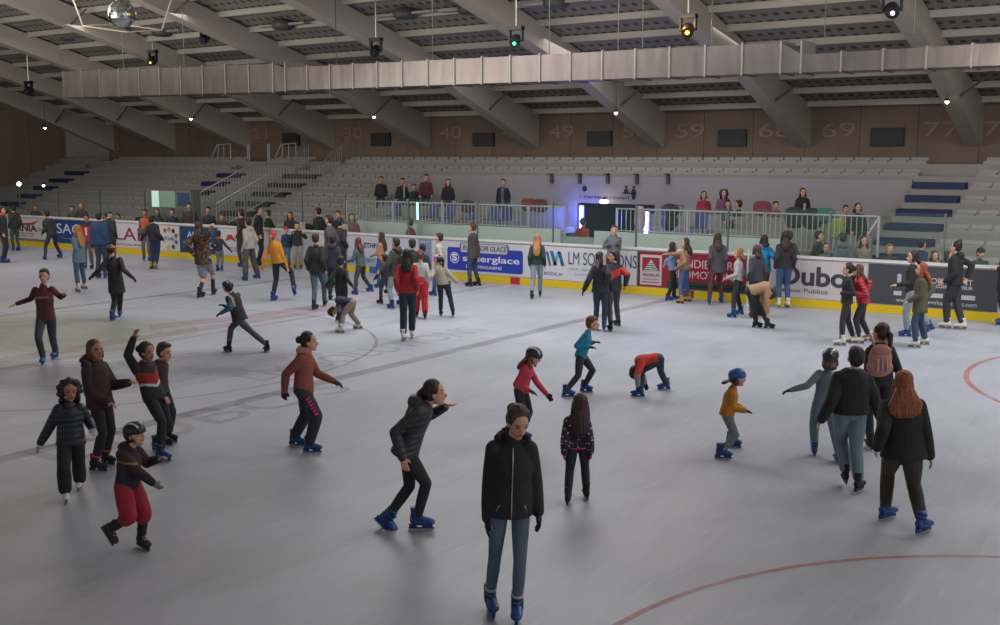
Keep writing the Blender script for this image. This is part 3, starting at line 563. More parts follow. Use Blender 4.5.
for px, lb, c in ((468, 'brown coat heap on the chair', '#3a2a24'), (528, 'rust red coat on the terrace rail', '#6e3a2c'), (540, 'second rust coat beside the first', '#5a3028'), (762, 'dusty red bag left of the child in dusty red', '#70303c'), (795, 'black coat hanging on the balustrade, left of two', '#242a2a'), (812, 'black coat hanging on the balustrade, right of two', '#20262a'), (826, 'teal bag beside the black coats', '#2f6a60'), (835, 'yellow green bag hanging below the teal one', '#8a9a3a'), (640, 'white and pink pennant cloth hanging at the doorway', '#b9a4b0')):
    Y_ = 28.0 if px != 640 else 27.9; zt = {468: 200, 528: 198, 540: 199, 762: 201, 795: 207, 812: 208, 826: 208, 835: 218, 640: 206}[px]; p = on_y(px, zt, Y_)
    g = G(); hh_ = .55 if px in (795, 812, 835) else (.95 if px == 640 else .4); ww = .26 if px != 640 else .17
    g.loft([[V((ww*q1*(1+.12*sin(3*t+px))*cos(t), .12*q1*sin(t), -hh_*f)) for t in [2*pi*j/18 for j in range(18)]] for f, q1 in ((0, .5), (.12, .9), (.5, 1), (.85, .9 if px != 640 else .45), (1, .55 if px != 640 else .2))])
    o = soft('draped_coat' if px not in (762, 826, 835, 640) else ('hanging_bag' if px != 640 else 'hanging_cloth'), g, [mat('cloth', c)], None, .025, 2, loc=p); tag(o, lb, 'coat' if px not in (762, 826, 835, 640) else ('bag' if px != 640 else 'cloth'))
def pushchair(px, Y, z, label, k=1):
    e_ = empty('pushchair', (sel(px, Y), Y, z), label, 'pushchair'); m = mat('cloth', '#191a1e')
    soft('canopy', G().ell(V((0, 0, .92*k)), V((.3, 0, 0)), V((0, .3, 0)), V((0, 0, .2)), 14), [m], e_, .03, 2); soft('seat', G().ell(V((0, 0, .6*k)), V((.24, 0, 0)), V((0, .3, 0)), V((0, 0, .26))), [m], e_, .03, 2)
    link('handle', G().tube([V((-.2, .2, .7*k)), V((-.2, .5, 1.05*k)), V((.2, .5, 1.05*k)), V((.2, .2, .7*k))], .015, 6), m, e_)
    for sx_ in (-.24, .24):
        for sy in (-.25, .3): link('wheel', G().loft([[V((sx_+dx, sy+.12*cos(t), .12+.12*sin(t))) for t in [2*pi*j/16 for j in range(16)]] for dx in (-.02, .02)]), mat('plastic', '#101012'), e_)
    link('frame', G().tube([V((-.2, -.25, .12)), V((-.2, .2, .7*k))], .014, 6).tube([V((.2, -.25, .12)), V((.2, .2, .7*k))], .014, 6), rm, e_)
pushchair(306, 27.55, 0, 'black pushchair behind the barrier next to the man in dark green', 1.25); pushchair(670, 28.6, 1.2, 'black pushchair on the terrace right of the doorway')
# things carried on the ice
bp_ = at_dist(880, 358, on_ground(880, 447).dot(Fh)-.17)
fw_ = -Fh
e_ = empty('pink_backpack', bp_, 'pink drawstring backpack worn by the dark haired woman on the right', 'backpack'); e_.rotation_euler = (0, 0, YAW)
g = G().ell(V((0, 0, -.02)), V((.15, 0, 0)), V((0, .08, 0)), V((0, 0, .2)), 16).ell(V((0, 0, -.12)), V((.17, 0, 0)), V((0, .09, 0)), V((0, 0, .12)), 16)
soft('bag_body', g, [mat('cloth', '#b07a6e')], e_, .012, 2); soft('flap', G().ell(V((0, -.03, .1)), V((.13, 0, 0)), V((0, .07, 0)), V((0, 0, .07))), [mat('cloth', '#a87468')], e_, .012, 2)
for s_ in (-1, 1): link('shoulder_strap', G().tube([V((s_*.07, 0, .14)), V((s_*.1, .1, .27)), V((s_*.13, .28, .22))], .018, 6), mat('cloth', '#b98a80'), e_, True)
for s_ in (-1, 0, 1): link('drawstring', G().tube([V((s_*.05, -.09, .0)), V((s_*.06, -.1, -.16))], .008, 5), mat('cloth', '#c8a49a'), e_, True)
gp = on_ground(747, 306); o = link('stick', G().tube([V((0, 0, 0)), V((0, 0, 1.4))], .02, 8).tube([V((0, 0, 0)), V((.25, .0, .03))], .025, 6), mat('paint', '#c9c6c2'), loc=gp); tag(o, 'thin white stick standing against the barrier beside the purple beanie child', 'stick')
bpy.context.view_layer.update(); _dg = bpy.context.evaluated_depsgraph_get()
for o, w_ in TXT:
    sxx = w_/o.dimensions.x if o.dimensions.x > 0 else 1
    me = bpy.data.meshes.new_from_object(o.evaluated_get(_dg)); 
    if not len(me.materials): me.materials.append(o.data.materials[0])
    n_ = bpy.data.objects.new('zz', me); COL.objects.link(n_); nm_ = o.name; n_.parent = o.parent; n_.location = o.location; n_.rotation_euler = o.rotation_euler; n_.scale.x = sxx
    for kk_ in o.keys():
        if isinstance(o[kk_], str): n_[kk_] = o[kk_]
    bpy.data.objects.remove(o); n_.name = nm_
# ------------------------------------------------------------------ skates (toe towards +Y, blade on z=0, ankle at z=.15)
def ring2(cx, cy, cz, a, b, n=16, axis='z', tilt=0):
    r = []
    for j in range(n):
        c, s = cos(2*pi*j/n), sin(2*pi*j/n)
        r.append(V((cx+a*c, cy+b*s, cz+tilt*b*s)) if axis == 'z' else V((cx+a*c, cy, cz+b*s)))
    return r
def skate_meshes(style):
    blk = mat('plastic', '#141518'); steel = mat('metal', '#c9ccd2', rough=.25)
    colr = {'blue': '#1b4482', 'black': '#17171a', 'white': '#d8d4cc', 'gold': '#b08a3a', 'brown': '#3a2a24'}[style]
    g = G(); fat = 1.12 if style == 'blue' else 1.0
    g.loft([ring2(0, y, z, a*fat, b*fat, axis='y') for y, z, a, b in ((-.115, .125, .02, .03), (-.10, .115, .036, .045), (-.05, .11, .043, .05), (.02, .108, .044, .045), (.08, .1, .047, .037), (.125, .094, .042, .029), (.15, .09, .02, .015))])
    g.loft([ring2(0, y, z, a*fat, b*fat) for y, z, a, b in ((-.035, .10, .04, .07), (-.04, .15, .042, .06), (-.045, .20, .044, .055), (-.047, .255, .047, .056))])
    tmp = soft('boot', g, [mat('plastic' if style == 'blue' else 'cloth', colr)], None, .009, 2)
    h = G()   # holder + blade
    if style == 'blue': hold = mat('plastic', '#15356b')
    else: hold = mat('plastic', '#1a1a1c') if style != 'white' else mat('plastic', '#7a6a58')
    h.loft([ring2(0, 0, z, a, b, 12) for z, a, b in ((.062, .04, .13), (.072, .041, .135))])
    h.box((-.013, -.125, .024), (.013, -.04, .066)); h.box((-.013, .01, .024), (.013, .125, .066)); h.box((-.008, -.13, .02), (.008, .135, .036))
    bl = G(); 
    prof = [(-.135, .004), (-.12, 0), (.12, 0), (.145, .012), (.15, .03), (.135, .034), (-.13, .034)]
    bl.prism(prof, -.003, .003)
    st = G()
    zs = (.125, .165, .215) if style == 'blue' else (.12, .14, .16, .18, .2, .22)
    for z in zs:
        yy = .035 if z < .15 else .0
        if style == 'blue': st.loft([[p + V((0, 0, dz)) for p in ring2(0, -.038 + (.02 if z < .15 else 0), z, .054, .071+(.018 if z < .15 else 0), 16, tilt=-.25)] for dz in (-.008, .008)])
        else: st.tube([V((-.028, yy+.018-.05*(z-.12), z+.006)), V((0, yy+.034-.05*(z-.12), z)), V((.028, yy+.018-.05*(z-.12), z+.006))], .004, 5)
    return tmp, hold, h, steel, bl, st, (blk if style in ('blue',) else mat('cloth', '#b9b4a6' if style in ('black', 'brown') else '#8f8a80'))
_SK = {}
def make_skates():
    out = {}
    for s in ('blue', 'black', 'white', 'gold', 'brown'):
        out[s] = skate_meshes(s)
    bake_soft()
    for s, (o, hm, h, sm, bl, st, stm) in out.items():
        bm_ = o.data; bpy.data.objects.remove(o)
        hme = h.mesh('holder'); hme.materials.append(hm)
        bme = bl.mesh('blade'); bme.materials.append(sm)
        sme = st.mesh('strap'); sme.materials.append(stm)
        _SK[s] = (bm_, hme, bme, sme, 'buckle_strap' if s == 'blue' else 'laces')
    g = G()
    g.loft([ring2(0, y, z, a, b, axis='y') for y, z, a, b in ((-.11, .05, .02, .03), (-.09, .05, .034, .045), (0, .05, .04, .045), (.08, .04, .043, .034), (.13, .034, .036, .028), (.15, .03, .018, .015))])
    g.loft([ring2(0, -.045, z, a, a*1.2) for z, a in ((.05, .036), (.1, .04))])
    o = soft('shoe', g, [mat('cloth', '#26262a')], None, .01, 2); bake_soft(); _SK['shoe'] = (o.data,); bpy.data.objects.remove(o)
def put_skate(style, root, pos, fwd, up, k):
    x = fwd.cross(up).normalized(); y = up.cross(x).normalized()
    M = Matrix(((x.x, y.x, up.x, pos.x), (x.y, y.y, up.y, pos.y), (x.z, y.z, up.z, pos.z), (0, 0, 0, 1))) @ Matrix.Scale(k, 4)
    if style == 'shoe':
        o = bpy.data.objects.new('shoe', _SK['shoe'][0]); COL.objects.link(o); o.parent = root; o.matrix_local = M; return
    b, h, bl, st, sn = _SK[style]
    o = bpy.data.objects.new('ice_skate', b); COL.objects.link(o); o.parent = root; o.matrix_local = M
    for nm, me in (('blade_holder', h), ('blade', bl), (sn, st)):
        c = bpy.data.objects.new(nm, me); COL.objects.link(c); c.parent = o
# ------------------------------------------------------------------ people
SK = {'l': '#cf9a80', 'm': '#a8735a', 'd': '#6b4230', 'p': '#d8a892'}
WARN = []
def ik(a, t, l1, l2, hint, nm=''):
    d = t-a; L = d.length
    if L > (l1+l2)*.995:
        k = L/((l1+l2)*.995)
        if k > 1.07: WARN.append((nm, round(k, 2)))
        k = min(k, 1.12); l1 *= k; l2 *= k
        if L > (l1+l2)*.995: t = a + d*((l1+l2)*.994/L); d = t-a; L = d.length
    L = max(L, abs(l1-l2)+.02, .05); u = d.normalized()
    x = (l1*l1-l2*l2+L*L)/(2*L); h = sqrt(max(l1*l1-x*x, 0))
    s = hint-u*hint.dot(u)
    s = s.normalized() if s.length > 1e-4 else u.orthogonal().normalized()
    return a+u*x+s*h, t
def P(label, g=None, top=None, a=0, H=None, hip=None, neck=None, head=None, hR=None, hL=None, fR=None, fL=None,
      ha=None, hp=0, fp=(0, 0), fa=(None, None), t=('cloth', '#222226'), hem=-.12, e=.022, hood=None, b=('cloth', '#1c1c20'), pw=.012, leg=1.0,
      hair=('short', '#2a1c14'), sk='blue', gl=None, skin='l', w=1.0, hat=None, cat='person', Y=None, x=None, z0=0.0, sit=False,
      fur=None, cuff=None, extra=None, palmdn=True, lean=0.0, tpaint=None, bare=False, sl=1.0, twist=0, wide=0, spread=.1, vox=None, scarf=None, st=.972):
    if Y is not None:
        tp = on_y(x, top, Y); dist = tp.dot(Fh); base = V((tp.x, tp.y, z0))
        if sit: H = H or 1.62
        else: H = H or min(max(tp.z-z0-.02, 1.15), 1.92); base.z = z0
        lift = .0
    else:
        base = on_ground(*g); dist = base.dot(Fh); lift = .065
        if base.y > YB-.42: base = base*((YB-.42)/base.y); dist = base.dot(Fh)
        if H is None: H = (at_dist(g[0], top, dist).z)/(1+.037)
    if sk == 'shoe': lift = 0
    k = H/1.75; s_px = FPX/dist
    if vox is None: vox = .0085 if s_px > 62 else (.012 if s_px > 38 else .0155)
    fwd = (-Fh*cos(radians(a))+Rt*sin(radians(a))); rt = fwd.cross(UP)
    a2 = a+twist; cf0 = (-Fh*cos(radians(a2))+Rt*sin(radians(a2))); cr0 = cf0.cross(UP)
    hh = (.148+.052*H)/2; T = max(.3824*H-.14, .2*H)+.013*H
    def pt(q, extra_d=0): return at_dist(q[0], q[1], dist+(q[2] if len(q) > 2 else 0)+extra_d)
    def gnd(q):
        p_ = on_ground(*q); return p_*((YB-.3)/p_.y) if p_.y > YB-.3 else p_
    ank = .15*k if sk != 'shoe' else .085*k
    if Y is not None:
        if sit:
            hipz = tp.z-2*hh-.044*H-T*.99; HP = V((base.x, base.y, hipz)); base = V((base.x, base.y, hipz-.45*k-.02))
        else: HP = base+UP*(ank+.475*H)
    elif hip: HP = pt(hip)
    else: HP = base+UP*(ank+.475*H) - fwd*lean*.12
    if neck:
        d = (pt(neck)-HP); L = d.length
        NK = HP+d.normalized()*min(max(L, T*.86), T*1.14)
    else: NK = HP+(UP+fwd*lean).normalized()*T
    u = (NK-HP).normalized()
    hr = (rt-u*rt.dot(u)*.3).normalized(); cr = (cr0-u*cr0.dot(u)).normalized(); cf = u.cross(cr)
    if cf.dot(cf0) < 0 and abs(u.z) > .35 and u.z > 0: cf = -cf
    hdl = .031*H+hh
    if head: HC = NK+(pt(head)-NK).normalized()*hdl
    else: HC = NK+(UP+fwd*(.12+lean*.5)).normalized()*hdl
    ha = a if ha is None else ha
    hf = (-Fh*cos(radians(ha))+Rt*sin(radians(ha))); hf = hf*cos(radians(hp))-UP*sin(radians(hp)); hx = hf.cross(UP).normalized(); hu = hx.cross(hf)
    if hp > 60 or u.z < 0.1:   # bent right over: head follows the spine
        hu = (HC-NK).normalized(); hx = cr.copy(); hf = hu.cross(hx)
        if hf.z > 0: hf = -hf
    O = base.copy()
    def L_(p): return p-O
    HPl, NKl, HCl = L_(HP), L_(NK), L_(HC)
    # straighten the standing leg: hips rise until it is nearly straight
    if not sit and Y is None or (Y is not None and not sit and False):
        ends = []
        for spec, sg in ((fR, 1), (fL, -1)):
            if spec is None: ends.append((base+rt*(spread*k*sg)+UP*ank, sg))
            elif len(spec) == 2: ends.append((gnd(spec)+UP*ank, sg))
            elif spec[2:] and len(spec) == 3: ends.append((pt(spec)+UP*ank, sg))
        dz = 0
        for _ in range(60):
            rat = max((HP+hr*(.088*k*sg)-c).length for c, sg in ends)/(.48*H)
            if rat >= st: break
            HP = HP+UP*.008*k; dz += .008*k
        if dz and not neck: NK = NK+UP*dz; HC = HC+UP*dz
        if neck and u.z > .3:
            d = pt(neck)-HP; NK = HP+d.normalized()*min(max(d.length, T*.9), T*1.12); u = (NK-HP).normalized()
            if head: HC = NK+(pt(head)-NK).normalized()*hdl
            else: HC = NK+(UP+fwd*(.12+lean*.5)).normalized()*hdl
            cr = (cr0-u*cr0.dot(u)).normalized(); cf = u.cross(cr); hr = (rt-u*rt.dot(u)*.3).normalized()
        HPl, NKl, HCl = HP-O, NK-O, HC-O
    # legs
    lj = {}; fts = {}
    for side, sg, spec, fpp, faa in (('R', 1, fR, fp[0], fa[0]), ('L', -1, fL, fp[1], fa[1])):
        hj = HP+hr*(.088*k*sg)-u*.01
        if spec is None:
            if sit: c = HP+fwd*.4*k+rt*(.1*sg*k)-UP*(.47*k)
            else: c = base+rt*(spread*k*sg)
        elif len(spec) == 2: c = gnd(spec)
        else: c = pt(spec)
        fang = a+sg*8 if faa is None else faa
        ff = (-Fh*cos(radians(fang))+Rt*sin(radians(fang)))
        ff = ff*cos(radians(fpp))-UP*sin(radians(fpp)); fx = ff.cross(UP).normalized(); fu = fx.cross(ff).normalized()
        aj = c+fu*ank
        kn, aj2 = ik(hj, aj-ff*.035*k, .245*H, .235*H, fwd+UP*.1, label[:30]+' leg'+side)
        lj[side] = [L_(hj), L_(kn), L_(aj2)]; fts[side] = (L_(c+(aj2-(aj-ff*.035*k))), ff, fu)
    # arms
    aj = {}
    for side, sg, spec in (('R', 1, hR), ('L', -1, hL)):
        S = NK-u*.07*k+cr*((.148 if H > 1.45 else .135)*k*sg*w)
        if spec is None:
            tg = S-UP*.325*H*.97+fwd*(.06 if not sit else .28)+cr*(sg*.07*k)+(UP*.1 if sit else UP*0)
        elif len(spec) == 1: tg = NK+cf*.3*k-UP*spec[0]+cr*sg*.05
        else: tg = pt(spec)
        hint = -cf*.8-UP*.6+cr*sg*.22
        el, tg2 = ik(S, tg, .172*H, .19*H, hint, label[:30]+' arm'+side)
        dr = (tg2-el).normalized(); wr = el+dr*(.148*H)
        aj[side] = [L_(S), L_(el), L_(wr), dr, sg]
    def tr(t, A, B, n=20):
        c = HPl+u*(T*t); r = hr.lerp(cr, min(max(t, 0), 1)).normalized(); f = u.cross(r)
        return [c+r*(A*k*w*cos(2*pi*j/n))+f*(B*k*(.5+.5*w)*sin(2*pi*j/n)) for j in range(n)]
    TS = ((-.13, .10, .075), (0, .155, .108), (.22, .142, .1), (.42, .125, .09), (.62, .145, .104), (.8, .15, .1), (.92, .118, .076), (1.0, .06, .056))
    # body
    B = G(); B.loft([tr(*q) for q in TS])
    # head
    s = hh/.1125
    def h3(x_, y_, z_): return HCl+hx*(x_*s)+hf*(y_*s)+hu*(z_*s)
    def he(gm, x_, y_, z_, rx, ry, rz, n=14): gm.ell(h3(x_, y_, z_), hx*rx*s, hf*ry*s, hu*rz*s, n)
    B.limb([NKl-u*.05*k, h3(0, -.02, -.05)], [.056*k, .05*k])
    he(B, 0, -.008, .022, .074, .09, .09); he(B, 0, .022, -.04, .058, .064, .07); he(B, 0, .058, -.088, .026, .024, .024)
    he(B, 0, .094, -.02, .0125, .017, .024, 10)
    for sg in (-1, 1): he(B, sg*.076, -.002, -.012, .011, .019, .031, 10)
    for side in 'RL':
        S, el, wr, dr, sg = aj[side]
        B.limb([S, S.lerp(el, .5), el, el.lerp(wr, .35), wr], [.046*k, .042*k, .035*k, .034*k, .025*k])
        lo = (wr-el).normalized()
        # hand frame
        inn = (L_(NK)-S); inn = -cr*sg
        nrm = (inn-dr*inn.dot(dr)); nrm = nrm.normalized() if nrm.length > .2 else dr.orthogonal().normalized()
        if abs(dr.z) < .6:  # reaching out: palm down
            nn = (-UP-dr*(-UP).dot(dr)); nrm = nn.normalized() if palmdn else nrm
        sd = nrm.cross(dr)*1.0
        if sd.dot(cf+UP*.3) < 0: sd = -sd
        aj[side] += [nrm, sd]
        def hand(gm, inf, q=1.0):
            kk = k*1.02; W0 = wr
            gm.ell(W0+dr*.05*kk, sd*(.038*kk+inf), nrm*(.016*kk+inf), dr*(.052*kk+inf), 12, 8)
            fr = (.0088*kk if vox < .01 else .0105*kk)+inf*.7
            for off, ln, cu in ((.029, .07, .25), (.0105, .079, .3), (-.0085, .073, .38), (-.027, .056, .45)):
                b0 = W0+dr*.085*kk+sd*off*kk; b1 = b0+(dr+nrm*cu*.7+sd*off*3).normalized()*ln*.52*kk; b2 = b1+(dr+nrm*(cu*2.4)+sd*off*2).normalized()*ln*.48*kk
                gm.limb([b0, b1, b2], [fr*1.08, fr, fr*.85], 8)
            t0 = W0+dr*.028*kk+sd*.026*kk; t1 = t0+(dr*.7+sd*.8+nrm*.25).normalized()*.042*kk; t2 = t1+(dr+sd*.25+nrm*.35).normalized()*.032*kk
            gm.limb([t0, t1, t2], [fr*1.35, fr*1.15, fr*.95], 8)
        hand(B, 0)
        if gl:
            Gg = G(); hand(Gg, .009*k); Gg.limb([wr-lo*.03*k, wr+lo*.02*k], [.036*k, .034*k])
            aj[side].append(Gg)
        hj, kn, an = lj[side]
        B.limb([hj, hj.lerp(kn, .5), kn, kn.lerp(an, .3), kn.lerp(an, .7), an], [.082*k*min(w, 1.15), .07*k, .05*k, .051*k, .04*k, .034*k])
        c, ff, fu = fts[side]; B.ell(c+fu*(ank*.65)+ff*.02*k, ff.cross(fu)*.033*k, ff*.09*k, fu*.03*k, 10)
    eyec = [h3(sx*.031, .083, .008) for sx in (-1, 1)]; brow = [h3(sx*.031, .088, .03) for sx in (-1, 1)]; lipc = h3(0, .086, -.057)
    def face(c):
        d = c-HCl
        if d.dot(hf) < .05*s or d.length > .14*s: return 0
        for q in eyec:
            dd = c-q
            if abs(dd.dot(hu)) < .0062*s and abs(dd.dot(hx)) < .013*s and abs(dd.dot(hf)) < .03: return 1
        for q in brow:
            dd = c-q
            if abs(dd.dot(hu)) < .0045*s and abs(dd.dot(hx)) < .018*s: return 2
        dd = c-lipc
        if abs(dd.dot(hu)) < .009*s and abs(dd.dot(hx)) < .024*s: return 3
        return 0
    hc = hair[1] if hair else '#2a1c14'
    skm = mat('skin', SK[skin]); lip = mat('skin', {'l': '#9a5148', 'm': '#80443a', 'd': '#5a2c24', 'p': '#a8574e'}[skin])
    root = soft('person', B, [skm, mat('plastic', '#1c1512'), mat('hair', hc), lip], None, vox, 2, .5, face, loc=O)
    tag(root, label, cat)
    # trousers
    pm = mat(*b); Tg = G(); legs_to = leg
    Tg.loft([tr(q[0], q[1]+pw*.8+.004, q[2]+pw*.8+.004) for q in TS[:4]])
    for side in 'RL':
        hj, kn, an = lj[side]; c, ff, fu = fts[side]
        if leg >= 1:
            end = kn.lerp(an, .88 if sk != 'shoe' else 1.0); 
            pts = [hj, hj.lerp(kn, .5), kn, kn.lerp(an, .35), end]; rd = [.088*k*min(w, 1.15), .075*k*min(w, 1.1), .055*k, .055*k, .044*k]
            rd = [r+pw*(.6 if i == 0 else 1) for i, r in enumerate(rd)]
            if wide: rd[2] += wide*.6; rd[3] += wide; rd[4] += wide*1.2
            Tg.limb(pts, rd)
        elif leg >= .5:
            end = kn.lerp(an, (leg-.5)*2); Tg.limb([hj, hj.lerp(kn, .5), kn, end], [.088*k+pw*.6, .078*k+pw, .065*k+pw, .062*k+pw])
        else:
            end = hj.lerp(kn, leg*2); Tg.limb([hj, end], [.09*k+pw*.6, .08*k+pw])
    soft('shorts' if leg < .6 else 'trousers', Tg, [pm], root, vox*1.05, 3)
    # top
    top_m = [mat(*t)]; tp_fn = None
    if tpaint:
        top_m += [mat('cloth', c_) for c_ in tpaint[0]]
        fn0 = tpaint[1]
        def tp_fn(c, fn0=fn0):
            d = c-HPl; return fn0(d.dot(u)/T, d.dot(cr)/k, d.dot(u.cross(cr))/k)
    J = G(); rows = []
    if hem < -.13:
        rows += [tr(hem, .168+e*1.15, .118+e*1.15), tr(hem*.5, .168+e, .118+e)]
    else: rows += [tr(hem, .155+e, .11+e)]
    ee = e
    rows += [tr(0, .158+ee, .112+ee), tr(.22, .15+ee, .104+ee), tr(.42, .138+ee, .098+ee), tr(.62, .152+ee, .108+ee), tr(.8, .152+ee*.8, .106+ee*.9), tr(.92, .124+ee*.6, .082+ee*.7), tr(1.0, .07+ee*.5, .058+ee*.5)]
    if hem > 0: rows = [r for r, tt in zip(rows, (hem, 0, .22, .42, .62, .8, .93, 1.03)) if tt >= hem]
    J.loft(rows)
    for side in 'RL':
        S, el, wr = aj[side][:3]
        if bare: J.limb([S, S.lerp(el, .35)], [.05*k+e*.8, .048*k+e*.7]); continue
        en = wr if sl >= 1 else el.lerp(wr, max(0, sl*2-1))
        J.limb([S, S.lerp(el, .5), el, el.lerp(en, .5), en], [.048*k+e*.7, .046*k+e*.7, .041*k+e*.65, .039*k+e*.6, .032*k+e*.5])
    J.limb([NKl-u*.03*k, NKl+u*.0*k], [.064*k+e*.4, .054*k+e*.35])
    if hood: J.ell(NKl-cf*(.085*k+e*.5)+u*.0*k, cr*(.115*k), cf*.06*k, u*.075*k); J.ell(NKl-cf*(.05*k)+u*.045*k, cr*(.1*k), cf*.06*k, u*.035*k)
    tn = 'jacket' if t[0] in ('puffer',) or e > .03 or hood else 'sweater'
    soft(tn, J, top_m, root, vox*1.05, 3, .5, tp_fn)
    if gl:
        for side in 'RL': soft('glove', aj[side][-1], [mat('cloth', gl)], root, max(vox*.8, .0075), 1)
    if fur:
        Fg = G(); 
        for j in range(14):
            an_ = pi*1.35*(j/13)-pi*1.175+pi/2*0-pi/2+pi*.5
            q = NKl+u*.03*k+(cr*cos(an_)*.12-cf*abs(sin(an_))*.0)*k + cf*(-.11*k+.13*k*abs(cos(an_))**2)+u*(.06*k*(1-abs(cos(an_))))
            Fg.sph(q, .034*k, 8)
        soft('fur_trim', Fg, [mat('fur', fur)], root, vox, 1)
    if scarf: soft('scarf', G().limb([NKl+u*.03*k-cf*.03, NKl+u*.04*k+cf*.035*k], [.085*k, .08*k]), [mat('cloth', scarf)], root, vox, 2)
    # hair
    if hair:
        Hg = G(); ty = hair[0]; wf = hair[2] if len(hair) > 2 else 1.0
        covered = bool(hat)
        if ty != 'bald':
            if not covered: he(Hg, 0, -.034, .05, .087, .09, .088)
            he(Hg, 0, -.045, .008, .087, .078, .098)
            if ty in ('bun', 'pony', 'topbun') and not covered:
                for sx in (-1, 1): he(Hg, sx*.066, -.01, .045, .022, .05, .058)
            if ty in ('short', 'crop'): 
                if not covered: he(Hg, 0, .018, .1, .062, .062, .03)
            if ty in ('long', 'xlong', 'bob'):
                Ls = {'long': .3, 'xlong': .44, 'bob': .14}[ty]*k/ .97
                bk = -cf*(.02)
                p0 = h3(0, -.06, -.02)
                ring = []
                bx = cr if abs(hx.dot(cr)) > .5 else hx; 
                for i_, (tt, A_, B_) in enumerate(((0, .08, .05), (.25, .09, .055), (.55, .1, .05), (.85, .085, .04), (1, .05, .025))):
                    drop = p0-UP*(Ls*tt)
                    if u.z > .3:
                        dd = (NKl-u*(.12*k))-cf*(.10*k+e+.02); f_ = min(tt*1.5, 1)
                        back = (dd-drop).dot(-cf); drop = drop-cf*max(back, 0)*f_
                    yv = UP.cross(bx).normalized()
                    ring.append([drop+bx*(A_*(1+(wf-1)*min(1, tt*1.6))*s*cos(2*pi*j/12))+yv*(B_*s*sin(2*pi*j/12)) for j in range(12)])
                Hg.loft(ring)
                for sx in (-1, 1):
                    q0 = h3(sx*.074, -.005, .02); q1 = h3(sx*.082, -.008, -.07); q2 = q1-UP*Ls*.35+hf*.015+hx*sx*.015*s
                    if ty != 'bob': Hg.limb([q0, q1, q2], [.022*s, .028*s, .02*s], 9)
                    else: Hg.limb([q0, q1], [.022*s, .03*s], 9)
            if ty == 'bun': he(Hg, 0, -.14, .02, .048, .046, .048)
            if ty == 'topbun': he(Hg, 0, -.07, .125, .036, .036, .036)
            if ty == 'pony':
                q0 = h3(0, -.1, .04); q1 = h3(0, -.15, -.01); Hg.limb([q0, q1, q1-UP*.12*k, q1-UP*.24*k], [.03*s, .034*s, .032*s, .014*s], 9)
            if ty == 'curly':
                for sx in (-1, 1): he(Hg, sx*.078, -.015, -.03, .026, .045, .09)
                rr = random.Random(3)
                for _ in range(64):
                    th = rr.uniform(0, 2*pi); zz = rr.uniform(-.2, .1); 
                    if cos(th) > .3 and zz < .085: continue
                    rad = .1*sqrt(max(.6, 1-(zz/.16)**2)) if zz < .04 else .085*sqrt(max(.15, 1-(zz/.14)**2))
                    he(Hg, sin(th)*rad*1.15, cos(th)*rad-.02, zz, .034, .034, .034, 8)
            soft('hair', Hg, [mat('hair', hc)], root, max(vox*.95, .009), 2 if ty != 'curly' else 1)
    if hat:
        ty, hcx = hat
        Eg = G()
        if ty == 'helmet':
            n = 18; ring = []
            for i_ in range(8):
                ph = (i_/7)*pi*.56; 
                ring.append([h3(.1*cos(2*pi*j/n)*sin(ph+.05), -.008+.122*sin(2*pi*j/n)*sin(ph+.05), .03+.105*cos(ph)) for j in range(n)])
            Eg.loft(ring)
            ho = soft('helmet', Eg, [mat('plastic', hcx), mat('plastic', '#c7c9cc' if hcx != '#1d4fa0' else '#15356b')], root, max(vox, .009), 1, .5,
                 (lambda c: 1 if (abs(abs((c-HCl).dot(hx))-.05*s) < .007 and (c-HCl).dot(hu) > .07*s) else 0))
            st = G(); st.tube([h3(-.088, 0, .03), h3(-.07, .02, -.05), h3(0, .045, -.112), h3(.07, .02, -.05), h3(.088, 0, .03)], .006, 6)
            link('chin_strap', st, mat('cloth', '#17171a'), ho, True)
        elif ty == 'beanie':
            he(Eg, 0, -.014, .062, .09, .104, .078); Eg.loft([[h3(.094*cos(2*pi*j/16), -.012+.108*sin(2*pi*j/16), z) for j in range(16)] for z in (.03, .068)])
            soft('beanie', Eg, [mat('cloth', hcx)], root, max(vox, .009), 1)
        elif ty == 'band':
            Eg.loft([[h3(.089*cos(2*pi*j/16), -.012+.104*sin(2*pi*j/16), z) for j in range(16)] for z in (.035, .075)])
            soft('headband', Eg, [mat('cloth', hcx)], root, max(vox, .009), 1)
        elif ty == 'cap':
            he(Eg, 0, -.014, .065, .09, .104, .07); Eg.ell(h3(0, .12, .062), hx*.065*s, hf*.065*s, hu*.012*s)
            soft('cap', Eg, [mat('cloth', hcx)], root, max(vox, .009), 1)
        elif ty == 'hood':
            he(Eg, 0, -.03, .03, .105, .1, .115); soft('hood', Eg, [mat('cloth', hcx)], root, max(vox, .009), 2)
    if cuff:
        for side in 'RL':
            hj, kn, an = lj[side]; q = kn.lerp(an, .8)
            link('trouser_cuff', G().tube([q-(an-kn).normalized()*.012, q+(an-kn).normalized()*.012], .044*k+pw+.006, 14), mat('cloth', cuff), root, True)
    for side in 'RL':
        c, ff, fu = fts[side]; put_skate(sk, root, c, ff, fu, k if sk == 'shoe' else max(k, .78))
    info = dict(root=root, HP=HPl, NK=NKl, u=u, cr=cr, cf=u.cross(cr), k=k, T=T, e=e, aj=aj, lj=lj, w=w, h3=h3, O=O, fwd=fwd, rt=rt, tr=tr)
    if extra: extra(info)
    return info
